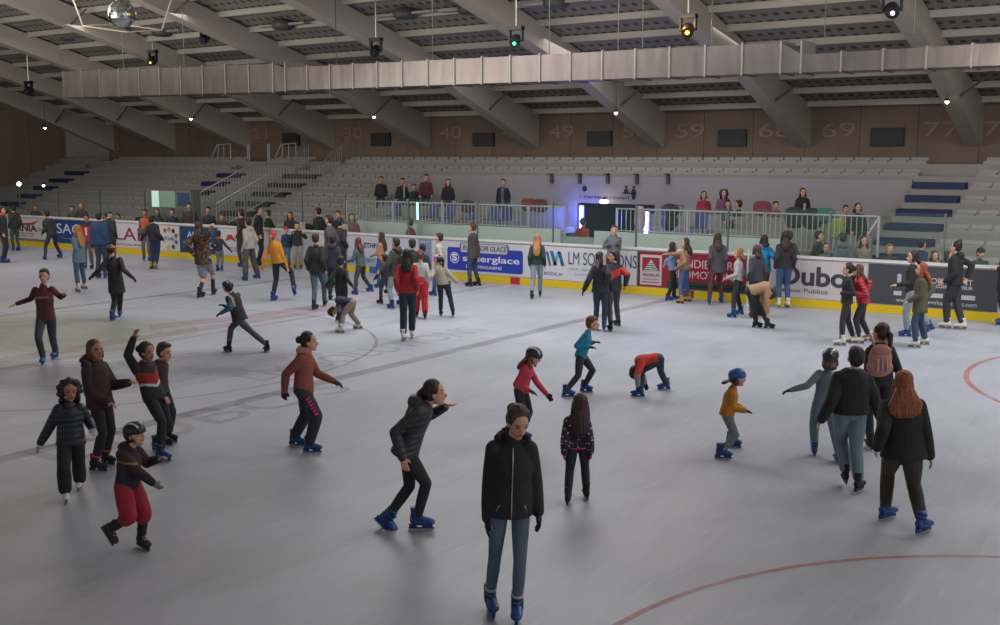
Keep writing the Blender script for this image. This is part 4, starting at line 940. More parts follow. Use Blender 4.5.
def zipper(col='#9a9a9a', t0=-.1, t1=1.0):
    def f(i):
        pts = []
        for j in range(12):
            t = t0+(t1-t0)*j/11
            B_ = (.11 if t < .1 else .1 if t < .5 else .107 if t < .82 else .107-(t-.82)*.2)+i['e']*1.0
            pts.append(i['HP']+i['u']*(i['T']*t)+i['cf']*(B_*i['k']*(.5+.5*i['w'])+.004))
        link('zipper', G().tube(pts, .0045, 6), mat('metal', col), i['root'], True)
    return f
make_skates()
K, DK, NV = '#1d1c1f', '#26252a', '#1e2333'
cl, pf, dn = (lambda c: ('cloth', c)), (lambda c: ('puffer', c)), (lambda c: ('denim', c))
# ---- nearest skaters
def front_extra(i):
    zipper('#b5b5b8', -.1, .98)(i)
    for sg in (-1, 1):
        g = G(); b = i['HP']+i['u']*(i['T']*.12)+i['cr']*(sg*.1*i['k'])+i['cf']*(.108*i['k']+i['e'])
        g.tube([b, b-i['u']*.05+i['cr']*sg*.025], .005, 6); link('pocket_zip', g, mat('metal', '#8d8d90'), i['root'], True)
P('woman in black hooded winter jacket and blue jeans looking down, in front of everyone', (505, 619), 408, a=4, hip=(510, 507), neck=(512, 441), head=(518, 424, -.04), hR=(487, 532), hL=(539, 520), fR=(491, 614), fL=(517, 622),
  hp=28, t=cl('#1e1c1e'), hem=-.12, e=.042, hood=1, b=dn('#566473'), pw=.001, hair=('bun', '#3d281c'), gl='#121214', fur='#2a1d18', cuff='#b8b6b4', extra=front_extra, ha=20, w=.95)
P('woman in dark quilted jacket with hair tied back leaning forward, arm stretched out in front', (408, 532), 383, a=82, H=1.64, hip=(407, 469), neck=(419, 414), head=(431, 397), hR=(404, 464, -.22), hL=(449, 405, .2), fR=(421, 530), fL=(382, 528, .12), fp=(0, 42),
  t=pf('#2b2b2e'), hem=-.14, e=.03, hood=1, b=cl('#222225'), pw=.006, hair=('pony', '#2a1d18'))
def pinktext(i):
    hj, kn, an = i['lj']['R']; d = (kn-hj).normalized(); f = -Fh*.9+Rt*.45; f = (f-d*f.dot(d)).normalized(); s_ = d.cross(f)
    for q in range(6):
        c = hj.lerp(kn, .35+q*.115)+f*.098; g = G()
        g.box((-.026, -.004, -.012), (.026, .004, .012)); M = Matrix(((s_.x, f.x, d.x), (s_.y, f.y, d.y), (s_.z, f.z, d.z)))
        g.v = [tuple(c+M @ V(p)) for p in g.v]; link('pink_lettering', g, mat('cloth', '#d8296f'), i['root'])
P('woman in rust red jacket, glasses and black gloves with pink print on her sweatpants', (306, 451), 327, a=80, hip=(304, 403), neck=(304, 353), head=(312, 338), hR=(284, 395, -.05), hL=(338, 383, .15), fR=(312, 453), fL=(297, 446),
  t=cl('#8a4638'), hem=-.12, e=.03, hood=None, b=cl('#2c2932'), pw=.03, hair=('bun', '#2a1d18'), gl='#1c1c1e', scarf='#c58a7c', extra=pinktext)
P('boy in maroon long sleeved sweater skating with both arms spread at far left', (47, 363), 267, a=6, hip=(46, 318), neck=(43, 284), head=(44, 274), hR=(13, 305), hL=(66, 294), fR=(43, 365), fL=(55, 359),
  t=cl('#5a2730'), hem=-.08, b=dn('#3a3e44'), hair=('short', '#1f1712'), e=.018,
  extra=lambda i: [link('chest_lettering', G().box((-.012, -.003, -.02), (.012, .003, .02)), mat('cloth', '#b48f8f'), i['root'], loc=i['HP']+i['u']*(i['T']*.74)+i['cr']*(q*.034)+i['cf']*.143*i['k']) for q in (-3, -2, -1, 0, 1, 2, 3)])
P('person in black tunic with orange headband seen from behind, arms held out', (117, 320), 243, a=183, hip=(116, 283), neck=(113, 256), head=(111, 248), hR=(134, 279), hL=(91, 277), fR=(120, 317), fL=(113, 321),
  t=cl('#2a272b'), hem=-.42, e=.025, b=cl('#242227'), hair=('short', '#1a1513'), hat=('band', '#c06a35'), gl='#1c1c20')
P('boy in grey and black helmet pushing off with his left leg stretched back, dark jersey', (232, 352), 280, a=228, H=1.45, hip=(239, 316), neck=(232, 294), head=(227, 286), hR=(222, 305, .1), hL=(219, 314, -.2), fR=(228, 352), fL=(269, 353, .0), fp=(0, 15),
  t=cl('#232428'), hem=-.2, e=.025, b=dn('#4a4a4c'), hair=('short', '#1c1714'), hat=('helmet', '#25282c'), gl='#17181b', sk='black', tpaint=(('#2a5f78', '#b9b9b0'), lambda t, r, f: 1 if (r < -.24 and t < .9) else (2 if (-.02 < r+.1 < .03 and t > .45) else 0)))
P('person in burgundy parka with fur trimmed hood and orange bands at the ankles', (103, 469), 338, a=70, hip=(100, 408), neck=(94, 364), head=(96, 347), hR=(112, 404, -.15), hL=(132, 382, .05), fR=(98, 472), fL=(108, 465),
  t=cl('#33191c'), hem=-.18, e=.045, hood=1, fur='#6b5740', b=cl('#1c171a'), hair=('bob', '#4a2a1a'), sk='black', cuff='#b0522c', ha=55, skin='m')
P('girl with curly brown hair in shiny navy puffer jacket and pale gloves', (71, 498), 375, a=18, hip=(71, 441), neck=(69, 404), head=(70, 389), hR=(37, 449), hL=(94, 431), fR=(66, 502), fL=(80, 490),
  t=('puffer', '#1a1e2b'), hem=-.14, e=.04, b=cl('#151417'), pw=.02, hair=('curly', '#2c1a14'), gl='#b3aba2', sk='white', skin='m', ha=30, hp=12, wide=.015)
P('small child in black helmet, burgundy and navy jacket and red shorts', (128, 551), 422, a=58, H=1.17, hip=(128, 492), neck=(130, 448), head=(136, 433), hR=(157, 486, -.1), hL=(162, 458, .1), fR=(106, 537, -.05), fL=(143, 549), fp=(50, 5),
  t=('cloth', '#35181c'), hem=-.1, e=.035, hood=1, b=cl('#96182a'), pw=.036, leg=.57, extra=lambda i: [link('leggings', G().limb([i['lj'][s_][1], i['lj'][s_][1].lerp(i['lj'][s_][2], .5), i['lj'][s_][2]], [.05, .047, .036]), mat('cloth', '#1b1a20'), i['root'], True) for s_ in 'RL'], hair=('short', '#241812'), hat=('helmet', '#17181a'), gl='#8d8466', sk='brown', hp=-8, ha=70,
  tpaint=(('#181b2c', '#8a6a2c'), lambda t, r, f: 1 if t < .42 else (2 if abs(t-.74) < .03 and r > 0 else 0)))
for _s in ('R', 'L'): pass
P('girl with topknot in black jacket with red and white chevron, one hand raised', (161, 454), 333, a=62, hip=(154, 398), neck=(143, 364), head=(149, 348), hR=(135, 334, .0), hL=(166, 399, .0), fR=(163, 461), fL=(158, 452),
  t=cl('#1d1b20'), hem=-.1, e=.03, b=cl('#1e1c21'), hair=('bun', '#1a1210'), skin='m', hp=5,
  tpaint=(('#9a1c24', '#c9c2bf'), lambda t, r, f: 1 if (.42 < t-abs(r)*.9+.1 < .72) else (2 if (.34 < t-abs(r)*.9+.1 <= .42) else 0)), sk='blue')
P('person with short brown hair in brown top half hidden behind the raised hand', (168, 444), 339, a=72, hip=(160, 398), neck=(160, 363), head=(166, 350), hR=(162, 400), hL=(170, 400, .1), fR=(165, 446), fL=(171, 442),
  t=cl('#3a2723'), b=cl('#231c22'), hair=('short', '#3a2218'), sk='black', hp=10)
P('girl with very long brown hair in dark dotted hoodie seen from behind', (577, 501), 390, a=178, hip=(578, 453), neck=(577, 420), head=(580, 405), hR=(591, 455), hL=(564, 456), fR=(586, 499), fL=(568, 504),
  t=('dots', '#2c1a2c'), hem=-.1, e=.034, b=cl('#1f1d22'), hair=('xlong', '#3b2119'), sk='black', gl='#c0587a',
  extra=lambda i: link('pink_hem', G().loft([i['tr'](tt, .195, .15) for tt in (-.13, -.09)]), mat('cloth', '#c23a5e'), i['root'], True))
P('woman with long red hair in black sweater and olive trousers seen from behind', (905, 530), 363, a=172, hip=(903, 455), neck=(902, 400), head=(903, 383), hR=(931, 462), hL=(876, 452, -.05), fR=(923, 533), fL=(887, 519), fa=(125, 120),
  t=cl('#161517'), hem=-.16, e=.045, b=cl('#38301f'), pw=.02, hair=('long', '#83421f', 1.7), w=1.12, sl=1)
P('woman with short dark hair in black bomber jacket and light blue jeans seen from behind', (852, 490), 343, a=176, hip=(850, 416), neck=(853, 374), head=(856, 356), hR=(884, 428, .2), hL=(819, 424), fR=(859, 492), fL=(845, 484, .1), fa=(140, 170), fp=(0, 8),
  t=cl('#19181a'), hem=-.02, e=.05, b=dn('#6c7d88'), pw=.022, hair=('short', '#1d1614'), sk='black', w=1.08)
P('woman carrying a pink backpack on her back, dark hair in a ponytail', (874, 447), 318, a=186, hip=(880, 386), neck=(880, 347), head=(880, 331), hR=(904, 392), hL=(858, 390), fR=(888, 444), fL=(869, 449),
  t=cl('#1c1b1e'), hem=-.1, e=.025, b=cl('#1a191c'), hair=('pony', '#2d1d17'), sk='black', ha=215)
P('child in dark patterned helmet and grey blue overalls reaching out an arm', (822, 456), 347, a=176, hip=(824, 402), neck=(828, 370), head=(831, 357), hR=(842, 392), hL=(787, 391), fR=(838, 463), fL=(814, 456), 
  t=cl('#6c757c'), hem=-.05, e=.02, b=cl('#66747f'), pw=.015, hair=('bob', '#4a2a20'), hat=('helmet', '#22252a'), gl='#20252b', ha=140)
P('child in blue helmet and mustard yellow sweater with both hands in front', (728, 455), 363, a=72, hip=(727, 413), neck=(733, 388), head=(740, 373), hR=(748, 411, -.05), hL=(744, 409, .15), fR=(723, 459), fL=(733, 447),
  t=cl('#b3741a'), hem=-.1, e=.036, b=dn('#77777a'), hair=('bob', '#4a2c1e'), hat=('helmet', '#1d4fa0'), gl='#3a3632')
P('child in orange red jacket bent double with a hand on the ice', (652, 396), 350, a=265, H=1.3, hip=(659, 359), neck=(643, 361), head=(637, 370), hR=(646, 386, .15), hL=(638, 388, -.12), fR=(664, 390), fL=(638, 397), hp=75,
  t=cl('#c23322'), hem=.05, e=.03, b=cl('#2a3040'), hair=('short', '#23160f'), gl='#1b1b1e', tpaint=(('#8e8a84',), lambda t, r, f: 1 if (f > .2) else 0), ha=262)
P('boy in turquoise jacket crouching forward with dark gloves', (578, 394), 312, a=75, hip=(581, 358), neck=(588, 332), head=(595, 320), hR=(592, 347, -.1), hL=(596, 342, .1), fR=(568, 397), fL=(586, 392),
  t=cl('#1a7fa0'), hem=-.12, e=.026, b=cl('#2b2c31'), hair=('short', '#6b3c24'), gl='#222226', hp=10, st=.95)
P('girl in coral pink top and dark helmet just behind the woman in the black jacket', (519, 442), 343, a=68, hip=(521, 399), neck=(528, 366), head=(536, 353), hR=(533, 392, -.1), hL=(549, 397, .1), fR=(516, 444), fL=(524, 440),
  t=cl('#c23a50'), hem=-.08, e=.018, b=cl('#232226'), hair=('long', '#7a4a2e'), hat=('helmet', '#2a2c2e'), gl='#1b1b1e', hp=20)
# ---- middle distance, right
P('small girl with dark hair in black top standing with white skates', (845, 344), 264, a=262, ha=262, hR=(852, 290, .1), hL=(838, 293, -.1), fR=(851, 343), fL=(840, 346), t=cl('#19191c'), hem=-.12, b=cl('#202024'), hair=('bun', '#241814'), sk='white')
P('girl in bright red puffer jacket beside the girl in black', (861, 343), 262, a=262, hip=(863, 306), neck=(858, 279), hR=(864, 296, .1), hL=(851, 293, -.1), fR=(867, 342), fL=(858, 344), t=pf('#a8192a'), hem=-.12, e=.036, hood=1, b=cl('#26242a'), hair=('long', '#5a3320'), sk='white')
P('woman in black sweater and pale grey jeans with blue skates', (909, 337), 252, a=262, hR=(903, 284, .1), hL=(894, 285, -.15), fR=(930, 332, .1), fL=(905, 337), fp=(25, 0), t=cl('#17171b'), hem=-.06, b=dn('#8f959e'), pw=.02, hair=('bob', '#1f1513'))
P('woman with long ginger hair in olive green parka and white skates', (918, 347), 264, a=250, hR=(925, 300), hL=(906, 302), fR=(923, 345), fL=(914, 348), t=cl('#4f4636'), hem=-.42, e=.04, b=dn('#35485c'), hair=('long', '#8a4524'), sk='white', wide=.01)
P('tall man in black hoodie and striped black sweatpants with topknot and white skates', (952, 329), 242, a=232, hR=(966, 280), hL=(942, 283, -.1), fR=(960, 330), fL=(945, 329), t=cl('#18181b'), hem=-.1, e=.035, hood=1, b=cl('#2a292d'), pw=.022, wide=.004, hair=('topbun', '#20150f'), sk='white', w=1.1)
P('person in long black coat cut off at the right edge of the picture', (1003, 323), 240, a=250, t=cl('#141418'), hem=-.45, e=.04, b=cl('#1b1d26'), hair=('short', '#1d1512'), hL=(995, 268))
P('person bending down to tie their skates in beige hooded top', (763, 329), 279, a=90, H=1.55, hip=(749, 291), neck=(768, 286), head=(772, 297), hR=(768, 316, -.15), hL=(764, 320, .1), fR=(757, 328), fL=(769, 329), hp=75, t=cl('#a08062'), hem=-.02, e=.03, b=cl('#1f1e22'), hair=('short', '#2a1c14'), sk='black')
P('girl with blonde hair in white sweater and blue skates holding pink gloves', (737, 316), 249, a=250, hR=(736, 281), hL=(725, 279, -.1), fR=(739, 315), fL=(732, 318), t=cl('#a9a8a8'), hem=-.04, b=cl('#1e1e22'), hair=('bob', '#8a6440'), gl='#c4768a', sk='blue')
P('child in purple beanie and dark grey jacket next to the board', (755, 317), 246, a=190, fR=(759, 316), fL=(751, 318), t=cl('#3a3c46'), hem=-.12, e=.03, b=cl('#242228'), hair=('bob', '#3a2218'), hat=('beanie', '#5a3048'), sk='brown')
P('person in bright blue jacket with dark hair facing the board', (762, 303), 236, a=185, t=cl('#1585b8'), hem=-.14, e=.04, hood=1, b=cl('#25242a'), hair=('bob', '#2a1a18'), sk='black', hR=(776, 262), hL=(757, 272))
P('woman in charcoal sweater and blue jeans with white skates facing the board', (783, 304), 232, a=180, t=cl('#2a272b'), hem=-.04, e=.03, b=dn('#35507a'), hair=('long', '#2c1c18'), sk='white')
P('woman in grey coat and burgundy trousers facing the board', (716, 303), 234, a=182, fR=(721, 303), fL=(709, 305), t=cl('#4b474e'), hem=-.34, e=.035, b=cl('#4a1f2c'), hair=('long', '#3a251d'), hood=1)
P('girl with long brown hair in tan top pointing an arm along the board', (684, 303), 239, a=232, hR=(664, 254, .1), hL=(676, 268, -.1), fR=(687, 302), fL=(680, 304), t=cl('#9a765a'), hem=-.05, b=dn('#3e5a80'), hair=('long', '#3b241b'), sk='gold', ha=270)
P('child in pale blue shirt and black trousers behind the girl in tan', (672, 301), 243, a=90, fR=(669, 301), fL=(675, 300), t=cl('#7f9dc0'), hem=-.04, b=cl('#1e1e26'), hair=('long', '#2a1c18'), hR=(664, 266), hL=(678, 268))
P('person with long dark hair in navy jacket hugging a friend, seen from behind', (600, 331), 253, a=165, hR=(606, 285, -.1), hL=(583, 292), fR=(604, 331), fL=(596, 330), t=cl('#22242e'), hem=-.14, e=.045, b=dn('#28344a'), hair=('long', '#3a251c'), ha=100, gl='#17171b')
P('person in navy jacket with red shoulder panel hugging a friend', (613, 329), 252, a=205, hR=(625, 287), hL=(606, 285), fR=(617, 326), fL=(610, 331), t=cl('#252632'), hem=-.12, e=.045, b=cl('#3a3840'), hair=('short', '#3a2218'), sk='black', ha=260,
  tpaint=(('#b3322a',), lambda t, r, f: 1 if (.5 < t-r*.5 < .82) else 0))
P('boy in grey hoodie leaning back against the white board', (613, 292), 226, a=4, hR=(609, 246, -.12), hL=(617, 245, -.12), t=cl('#6a6a72'), hem=-.06, e=.03, hood=1, b=cl('#24242a'), hair=('short', '#5a2a1c'), gl='#18181c', sk='black')
P('woman with long wavy blonde hair in dark green sweater and light jeans', (537, 298), 235, a=172, fR=(540, 297), fL=(532, 299), t=cl('#1f3330'), hem=-.02, e=.03, b=dn('#7e8c9a'), hair=('xlong', '#a8754a'), sk='black', spread=.06)
P('man in brown grey coat with reddish hair standing alone by the blue advert', (473, 286), 224, a=246, fR=(477, 286), fL=(469, 287), t=cl('#46403f'), hem=-.3, e=.035, b=dn('#2a3d58'), hair=('short', '#5c2a1c'), sk='black', hR=(479, 262), hL=(468, 258))
# ---- crowd left of centre
P('girl in beige jacket and lilac headband with one arm out to the right', (446, 317), 252, a=178, hip=(443, 289), neck=(438, 266), head=(437, 258), hR=(459, 284), hL=(428, 283), fR=(453, 317), fL=(441, 316), t=cl('#a39c8e'), hem=-.06, e=.025, b=cl('#222126'), hair=('pony', '#1f1714'), hat=('band', '#a77cb0'), sk='black', ha=250)
P('boy in pale jacket with arm forward standing behind the girl in beige', (440, 295), 234, a=255, fR=(448, 292), fL=(433, 296), t=cl('#b0aca8'), hem=-.06, e=.03, b=dn('#31435e'), hair=('short', '#2c1a12'))
P('woman in red sweater with long black hair and dark jeans seen from behind', (408, 340), 250, a=176, fR=(412, 338), fL=(404, 341), t=cl('#a01824'), hem=-.04, b=dn('#1c2733'), hair=('long', '#15110f'), sk='white', spread=.06, wide=.01, hR=(418, 292), hL=(399, 293))
P('child in white top and bright red trousers', (421, 319), 251, a=185, fR=(425, 319), fL=(417, 317), t=cl('#b3b0ae'), hem=-.04, b=cl('#c01828'), pw=.03, hair=('bun', '#5a3828'), sk='black')
P('person in dark green jacket and cap between the two groups', (413, 308), 240, a=190, t=cl('#242a24'), e=.035, b=dn('#24344a'), hair=('short', '#2a1c14'), hat=('cap', '#241c18'))
P('person with dark hair and navy jacket behind the child in red trousers', (423, 300), 245, a=200, t=cl('#23252e'), e=.03, b=cl('#22242a'), hair=('short', '#181311'))
P('person in grey green parka with fur hood and faded jeans reaching left', (396, 307), 238, a=238, hip=(395, 276), neck=(396, 250), hR=(381, 268), hL=(379, 272, -.2), fR=(401, 305), fL=(391, 309), t=cl('#3d3e3a'), hem=-.14, e=.045, hood=1, fur='#7a5c42', b=dn('#75868f'), hair=('short', '#2a1c16'))
P('small child in black with black skates half hidden in the crowd', (385, 303), 255, a=245, t=cl('#25252a'), e=.02, b=cl('#222734'), hair=('short', '#21150f'), sk='black', fR=(389, 299), fL=(380, 304), hL=(373, 281))
P('woman with long brown hair in peach top and jeans in the crowd', (382, 288), 233, a=250, hR=(377, 262), hL=(369, 257), fR=(388, 285), fL=(378, 288), t=cl('#a87a5e'), hem=-.02, b=dn('#31588a'), hair=('xlong', '#3c231b'))
P('woman in grey green sweater with long auburn hair walking left', (362, 293), 235, a=238, hip=(361, 265), neck=(358, 248), hR=(357, 267), hL=(345, 262), fR=(370, 292), fL=(355, 295), t=cl('#4c5654'), hem=-.12, b=cl('#2a2a30'), hair=('long', '#5a2f20'), sk='blue')
P('child in black costume with red gloves and arms out', (342, 322), 257, a=175, hR=(353, 287), hL=(325, 287), t=cl('#1e1a1a'), hem=-.1, e=.02, b=cl('#221e20'), hair=('short', '#1d1613'), gl='#8a1c30', sk='black', spread=.05)
P('child doubled over with head down in navy top and beige trousers', (347, 331), 300, a=262, H=1.25, hip=(352, 308), neck=(340, 306), head=(333, 312), hR=(340, 325, .15), hL=(336, 320, -.15), fR=(358, 329), fL=(340, 333), hp=75, t=cl('#262c40'), hem=0, e=.025, b=cl('#8a7a6a'), pw=.02, hair=('short', '#2c1c18'), sk='white')
P('man in dark brown jacket and faded jeans at the left of the crowd', (319, 308), 233, a=165, fR=(325, 306), fL=(315, 310), t=cl('#211f20'), hem=-.1, e=.04, b=dn('#465564'), hair=('short', '#3a241c'), sk='black', hip=(317, 271), neck=(316, 246))
P('person in grey coat and light jeans in the crowd', (331, 289), 216, a=255, fR=(334, 288), fL=(328, 290), t=cl('#4a484c'), e=.03, b=dn('#566d7a'), hair=('short', '#2c1a14'), sk='black')
P('tall person in dark maroon and navy jacket reaching right in the crowd', (341, 284), 219, a=160, hR=(348, 248), hL=(334, 256), t=cl('#2b2028'), e=.04, b=cl('#23242c'), hair=('short', '#201612'), sk='black')
P('person in navy jacket with hood in the middle of the crowd', (334, 300), 236, a=180, t=cl('#242a38'), e=.04, hood=1, b=cl('#23262e'), hair=('short', '#1e1512'), sk='black')
P('person in dark jacket with both hands at the face by the gate', (298, 266), 223, a=5, hR=(293, 233, -.1), hL=(303, 233, -.1), t=cl('#26262a'), e=.04, b=cl('#8f8882'), hair=('short', '#2d1c15'), pw=.02, spread=.12)
P('child in red helmet and blue top next to the gate', (287, 266), 227, a=4, t=cl('#2a3450'), e=.03, b=dn('#4d6a80'), hair=('short', '#2c1a14'), hat=('beanie', '#a8303a'))
P('girl in yellow orange sweater and red hat gliding on one leg', (276, 301), 229, a=165, hip=(279, 266), neck=(274, 246), hL=(262, 271), hR=(288, 270), fL=(274, 301), fR=(293, 293, .05), fp=(50, 0), t=cl('#c8841c'), hem=-.02, e=.02, b=cl('#232126'), hair=('pony', '#8a6238'), hat=('beanie', '#b02a30'), head=(273, 236))
P('man in cream hoodie and wide grey trousers', (250, 280), 219, a=238, fR=(257, 279), fL=(245, 281), t=cl('#aaa297'), hem=-.08, e=.04, hood=1, b=cl('#4c4648'), pw=.025, wide=.012, hair=('short', '#241610'))
P('person in brown jacket and blue skates behind the man in cream', (243, 267), 210, a=240, t=cl('#3a2724'), e=.03, b=cl('#2c333a'), hair=('short', '#2a1a14'))
P('tall person in long black coat talking beside the man in cream', (260, 266), 207, a=95, t=cl('#1c1c22'), hem=-.4, e=.03, b=cl('#1e1e24'), hair=('short', '#1f1512'), sk='black')
P('small child in dark top with orange scarf waving a black glove', (220, 271), 231, a=172, hR=(231, 251), hL=(214, 249), t=cl('#2b2c34'), e=.02, b=cl('#6d6a6c'), hair=('short', '#30201a'), gl='#1e1e24', scarf='#c4593c')
P('woman in brown patterned wrap and grey shorts with black boots', (207, 297), 215, a=168, hip=(203, 264), neck=(200, 235), head=(199, 225), hR=(212, 225), hL=(192, 254), fR=(214, 295), fL=(201, 298), t=('sequin', '#6a4a32'), hem=-.25, e=.03, b=cl('#8b8d96'), leg=.42, pw=.03, hair=('long', '#3a2419'), sk='black', skin='l',
  extra=lambda i: [link('knee_sock', G().limb([i['lj'][s_][1].lerp(i['lj'][s_][2], .15), i['lj'][s_][2]], [.06, .046]), mat('cloth', '#26242a'), i['root'], True) for s_ in 'RL'])
P('man in black jacket, navy trousers and golden yellow skates', (154, 269), 214, a=178, hip=(155, 244), neck=(152, 226), hR=(164, 241), hL=(141, 241), t=cl('#1f1e24'), hem=-.1, e=.045, b=dn('#25335a'), pw=.02, hair=('short', '#241712'), sk='gold', spread=.07)
P('man in grey clothes with orange vest facing the ice, arms bent', (147, 261), 210, a=5, t=cl('#4b4a4c'), e=.02, b=cl('#6a655f'), hair=('crop', '#2a1a14'), skin='m', gl='#1c1c20', tpaint=(('#c0583a',), lambda t, r, f: 1 if t > .3 and abs(r) < .17 else 0))
P('large man in blue jacket seen from behind', (102, 278), 213, a=176, t=cl('#23426a'), hem=-.08, e=.055, b=dn('#35404a'), hair=('short', '#1e1614'), w=1.12, hR=(108, 246), hL=(92, 250))
P('person in teal beanie and dark coat beside the man in blue', (111, 268), 211, a=178, t=cl('#24262e'), hem=-.3, e=.04, b=cl('#22232a'), hair=('short', '#1e1512'), hat=('beanie', '#24505a'), ha=100)
P('person in red, black and white hockey jersey', (89, 269), 215, a=8, t=cl('#1c1c22'), e=.035, b=cl('#5c5654'), hair=('short', '#2a1a12'), sk='black', skin='m', tpaint=(('#b02030', '#cfcaca'), lambda t, r, f: (2 if abs(r) < .035 and .3 < t < .75 else 1) if (t < .82 and abs(r) < .16) else 0))
P('girl with long blonde hair in grey blue tunic and white skates', (81, 291), 226, a=238, hL=(73, 258, -.1), hR=(80, 262), fR=(84, 289), fL=(78, 292), t=cl('#5d7788'), hem=-.35, e=.03, b=dn('#3d566c'), hair=('xlong', '#a87a40'), sk='white')
P('person in black skating left along the boards with blue skates', (52, 259), 209, a=235, hip=(52, 236), neck=(47, 219), hL=(42, 234), fR=(60, 258), fL=(45, 260), t=cl('#26272a'), e=.035, b=cl('#282c38'), hair=('short', '#241812'))
P('person in dark clothes with orange scarf at the left edge', (5, 263), 207, a=100, t=cl('#22252c'), hem=-.2, e=.035, b=cl('#272536'), hair=('short', '#1e1613'), scarf='#b5532c')
P('person with grey trousers striding behind the one at the left edge', (16, 251), 206, a=225, t=cl('#24262a'), e=.035, b=cl('#3c4046'), hair=('short', '#1e1613'))
# ---- spectators behind the boards and on the terrace
def S(label, x, top, c, Y=27.0, hair=("short", "#2a1c14"), a=0, sit=False, z0=0.0, **k):
    if Y == 27.0:
        zt = on_y(x, top, Y).z
        if z0 < .4: z0 = 0.0

    k.setdefault('e', .035); P(label, x=x, top=top, Y=Y, a=a, sit=sit, z0=z0, t=cl(c), hair=hair, b=cl(k.pop('legs', '#24252c')), sk='shoe', **k)
S('spectator in pale grey top behind the far left advert', 20, 207, '#6b6468', scarf='#b59a98', z0=.25)
S('spectator in pink hat behind the far left advert', 35, 204, '#3c3b42', hat=('beanie', '#8a4450'), z0=.25)
S('spectator with dark hair behind the blue advert, left of a pair', 72, 206, '#3c4048', z0=.25)
S('spectator with tan hair behind the blue advert, right of a pair', 81, 203, '#34332f', hair=('long', '#7a6238'), z0=.25)
S('spectator in black at the board between the teal beanie and the orange vest', 118, 214, '#1e1e22', z0=.25)
S('spectator with long black hair beside the orange vest man', 157, 209, '#2c3840', hair=('long', '#17120f'), z0=.25)
S('spectator in navy jacket behind the round logo advert', 172, 209, '#252f48', z0=.25)
S('bigger spectator in brown and grey behind the navy advert', 189, 203, '#3c3430', z0=.3, w=1.15)
S('spectator with pale face in dark blue coat left of the stair railing', 208, 207, '#262c3a', z0=.25)
S('spectator with orange hair whose head just shows over the board', 222, 214, '#3a3a3e', hair=('short', '#8a4a2c'), z0=.0)
S('spectator in black jacket leaning left beside the tall one in black', 268, 210, '#1e2026', a=262, z0=.25)
S('spectator with dark hair sitting by the black pushchair', 290, 212, '#2c2c32', hair=('long', '#1d1512'), z0=.1)
S('man in dark green jacket standing above a black pushchair', 318, 204, '#2c3430', z0=0, a=240, legs='#4a6078')
S('spectator in maroon and black behind the crowd right of the gate', 338, 211, '#2c2228', z0=.25)
S('spectator with wavy brown hair bending over by the railing end', 352, 214, '#7a4a50', hair=('bob', '#2c1c16'), z0=.1)
S('man in maroon jacket leaning on the board by the mint panel', 410, 219, '#741e2c', a=250, z0=.2, hair=('short', '#30201a'))
S('child in green jacket behind the board next to the jeans and charcoal sweater', 789, 231, '#3c4438', a=200, z0=.2)
S('spectator in dark jacket behind the board left of a curly haired woman', 819, 231, '#2a2b30', Y=27.6, z0=0, a=60)
S('woman with curly brown hair and pale face just above the white board', 826, 243, '#5a625c', hair=('bob', '#4a281c'), z0=.0)
S('spectator in grey hoodie and blue beanie with back to the ice', 843, 233, '#5a5f68', a=180, hat=('beanie', '#26304a'), z0=.2, hood=1)
S('woman with long dark hair in beige jumper behind the board', 864, 236, '#8a8272', hair=('xlong', '#2a1a15'), Y=27.5, z0=0)
S('spectator with short blonde hair in navy top behind the board', 890, 244, '#23262e', hair=('short', '#8a6e48'), z0=.0)
S('spectator in navy coat bent away from the ice near the blue steps', 922, 239, '#22324a', Y=27.6, a=110, hair=('short', '#1a1412'), z0=0)
S('woman with dark hair and pale face low behind the grey advert', 935, 251, '#4a4c52', hair=('bob', '#1d1411'), z0=-.1)
S('brown haired girl facing the tall man in black over the board', 948, 251, '#2d2626', Y=27.6, hair=('long', '#3a221a'), a=60, z0=0)
S('spectator in black beanie and dark coat behind the board at right', 981, 248, '#2a3440', hat=('beanie', '#17171a'), z0=.0)
T_ = 31.3
S('seated spectator in dark T-shirt, leftmost of five on the terrace', 381, 176, '#1d2026', Y=T_, sit=True)
S('seated spectator in black jacket with white stripe on the terrace', 402, 178, '#202224', Y=T_, sit=True, tpaint=(('#b5b5b5',), lambda t, r, f: 1 if r < -.06 and r > -.11 and f > 0 else 0))
S('small seated spectator with dark curly hair between two adults on the terrace', 414, 184, '#2c3040', Y=T_, sit=True, H=1.35)
S('seated spectator in maroon jacket on the terrace', 426, 174, '#5a2228', Y=T_, sit=True, w=1.1)
S('seated spectator in black hoodie on their own on the terrace', 448, 179, '#1c1e22', Y=T_, sit=True, hair=('long', '#2a1a14'))
S('man in open dark jacket standing on the terrace below the seats', 503, 179, '#1e2030', Y=31.0, z0=1.2, a=350, tpaint=(('#5a5c6a',), lambda t, r, f: 1 if abs(r) < .05 and f > 0 else 0))
S('person in red jacket standing at the blue lit doorway', 583, 218, '#8e2a28', Y=29.0, z0=0, a=150, hair=('short', '#2c2a3a'))
S('spectator in bright red jacket seated left of a woman in pink', 704, 191, '#9a2238', Y=T_, sit=True, hair=('bob', '#241612'))
S('spectator with dark curls in pink top seated on the terrace', 724, 189, '#7a4a5c', Y=T_, sit=True, hair=('curly', '#1e1412'))
S('child in grey in front of the woman in pink', 728, 200, '#4a4a4e', Y=30.6, sit=True, H=1.3)
S('spectator in dark green bent low beside the child in grey', 739, 200, '#2c3632', Y=30.8, sit=True, a=250)
S('child in dusty red jacket seated on the terrace left of the coats', 776, 201, '#7a3a3c', Y=31.0, sit=True, H=1.4)
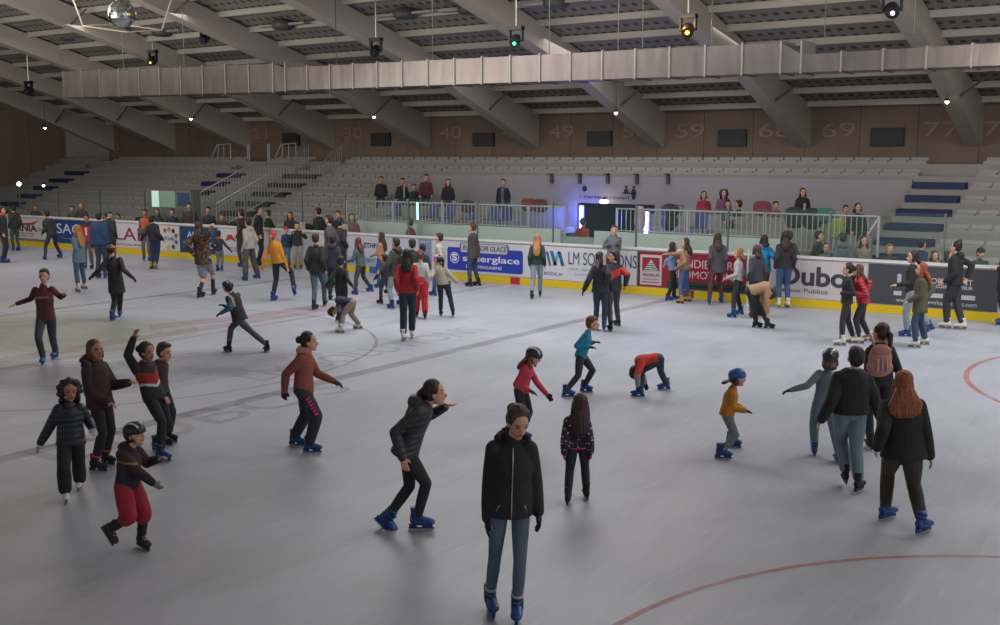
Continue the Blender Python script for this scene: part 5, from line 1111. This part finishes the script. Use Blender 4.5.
S('woman with long dark hair in black and white seated above the coats', 803, 188, '#1d1d21', Y=32.0, sit=True, hair=('long', '#221611'), tpaint=(('#b8b4b2',), lambda t, r, f: 1 if -.07 < r < .0 and t < .7 and f > 0 else 0))
S('child in red and yellow jumper on the terrace by a dark haired adult', 846, 205, '#8a2a20', Y=30.4, sit=True, H=1.2, tpaint=(('#b8a04a',), lambda t, r, f: 1 if r > .02 and t > .3 else 0))
S('adult in black leaning forward at the end of the railing', 858, 203, '#18191b', Y=30.0, sit=True, hair=('bob', '#17110f'), w=1.1)
bake_soft()
print('WARN', WARN)
# ------------------------------------------------------------------ light and camera
def area(loc, size, e, rot=(0, 0, 0), c=(1, 1, 1), sy=None):
    l = bpy.data.lights.new('hall_light', 'AREA'); l.energy = e; l.size = size; l.color = c
    if sy: l.shape = 'RECTANGLE'; l.size_y = sy
    o = bpy.data.objects.new('hall_light', l); COL.objects.link(o); o.location = loc; o.rotation_euler = rot; return o
area((0, 21.5, 8.3), 9, 1120, c=(.98, .99, 1), sy=7)
area((-15, 20.5, 8.3), 10, 1080, c=(.98, .99, 1), sy=7)
area((-34, 21.5, 8.3), 12, 650, c=(1, .95, .9), sy=7)
area((13.5, 10, 4.5), 20, 1000, (0, radians(90), 0), c=(.97, .97, 1), sy=6)
area((-3, 9, 6.2), 8, 1500, (radians(150), 0, 0), c=(1, .93, .86)); area((-30, 8, 6.0), 12, 2200, (radians(150), 0, 0), c=(1, .93, .86))  # added unseen uplights, only there to brighten the roof and beams
area((-2, 31.5, 7.0), 6, 100, (radians(-10), 0, 0), c=(1, .97, .95), sy=3); area((-18, 31, 7.0), 10, 170, (radians(-10), 0, 0), c=(1, .97, .97), sy=3)  # added unseen lights above the stands to lighten the seat rows
w = bpy.data.worlds.new('hall'); bpy.context.scene.world = w; w.use_nodes = True
bg = w.node_tree.nodes['Background']; bg.inputs[0].default_value = (.7, .76, .84, 1); bg.inputs[1].default_value = .5
cam = bpy.data.cameras.new('camera'); co = bpy.data.objects.new('camera', cam); COL.objects.link(co)
co.location = CAM; cam.sensor_width = 36; cam.lens = FPX/1000*36; cam.clip_end = 300
co.rotation_euler = Matrix((Rt, _up, -_fw)).transposed().to_euler()
sc = bpy.context.scene; sc.camera = co
sc.view_settings.view_transform = 'Standard'; sc.view_settings.look = 'None'; sc.view_settings.gamma = 1; sc.view_settings.use_curve_mapping = False; sc.view_settings.exposure = 0
sc.cycles.max_bounces = 6; sc.cycles.transparent_max_bounces = 12; sc.cycles.caustics_reflective = False; sc.cycles.caustics_refractive = False; sc.cycles.sample_clamp_indirect = 4
sc.cycles.use_denoising = True
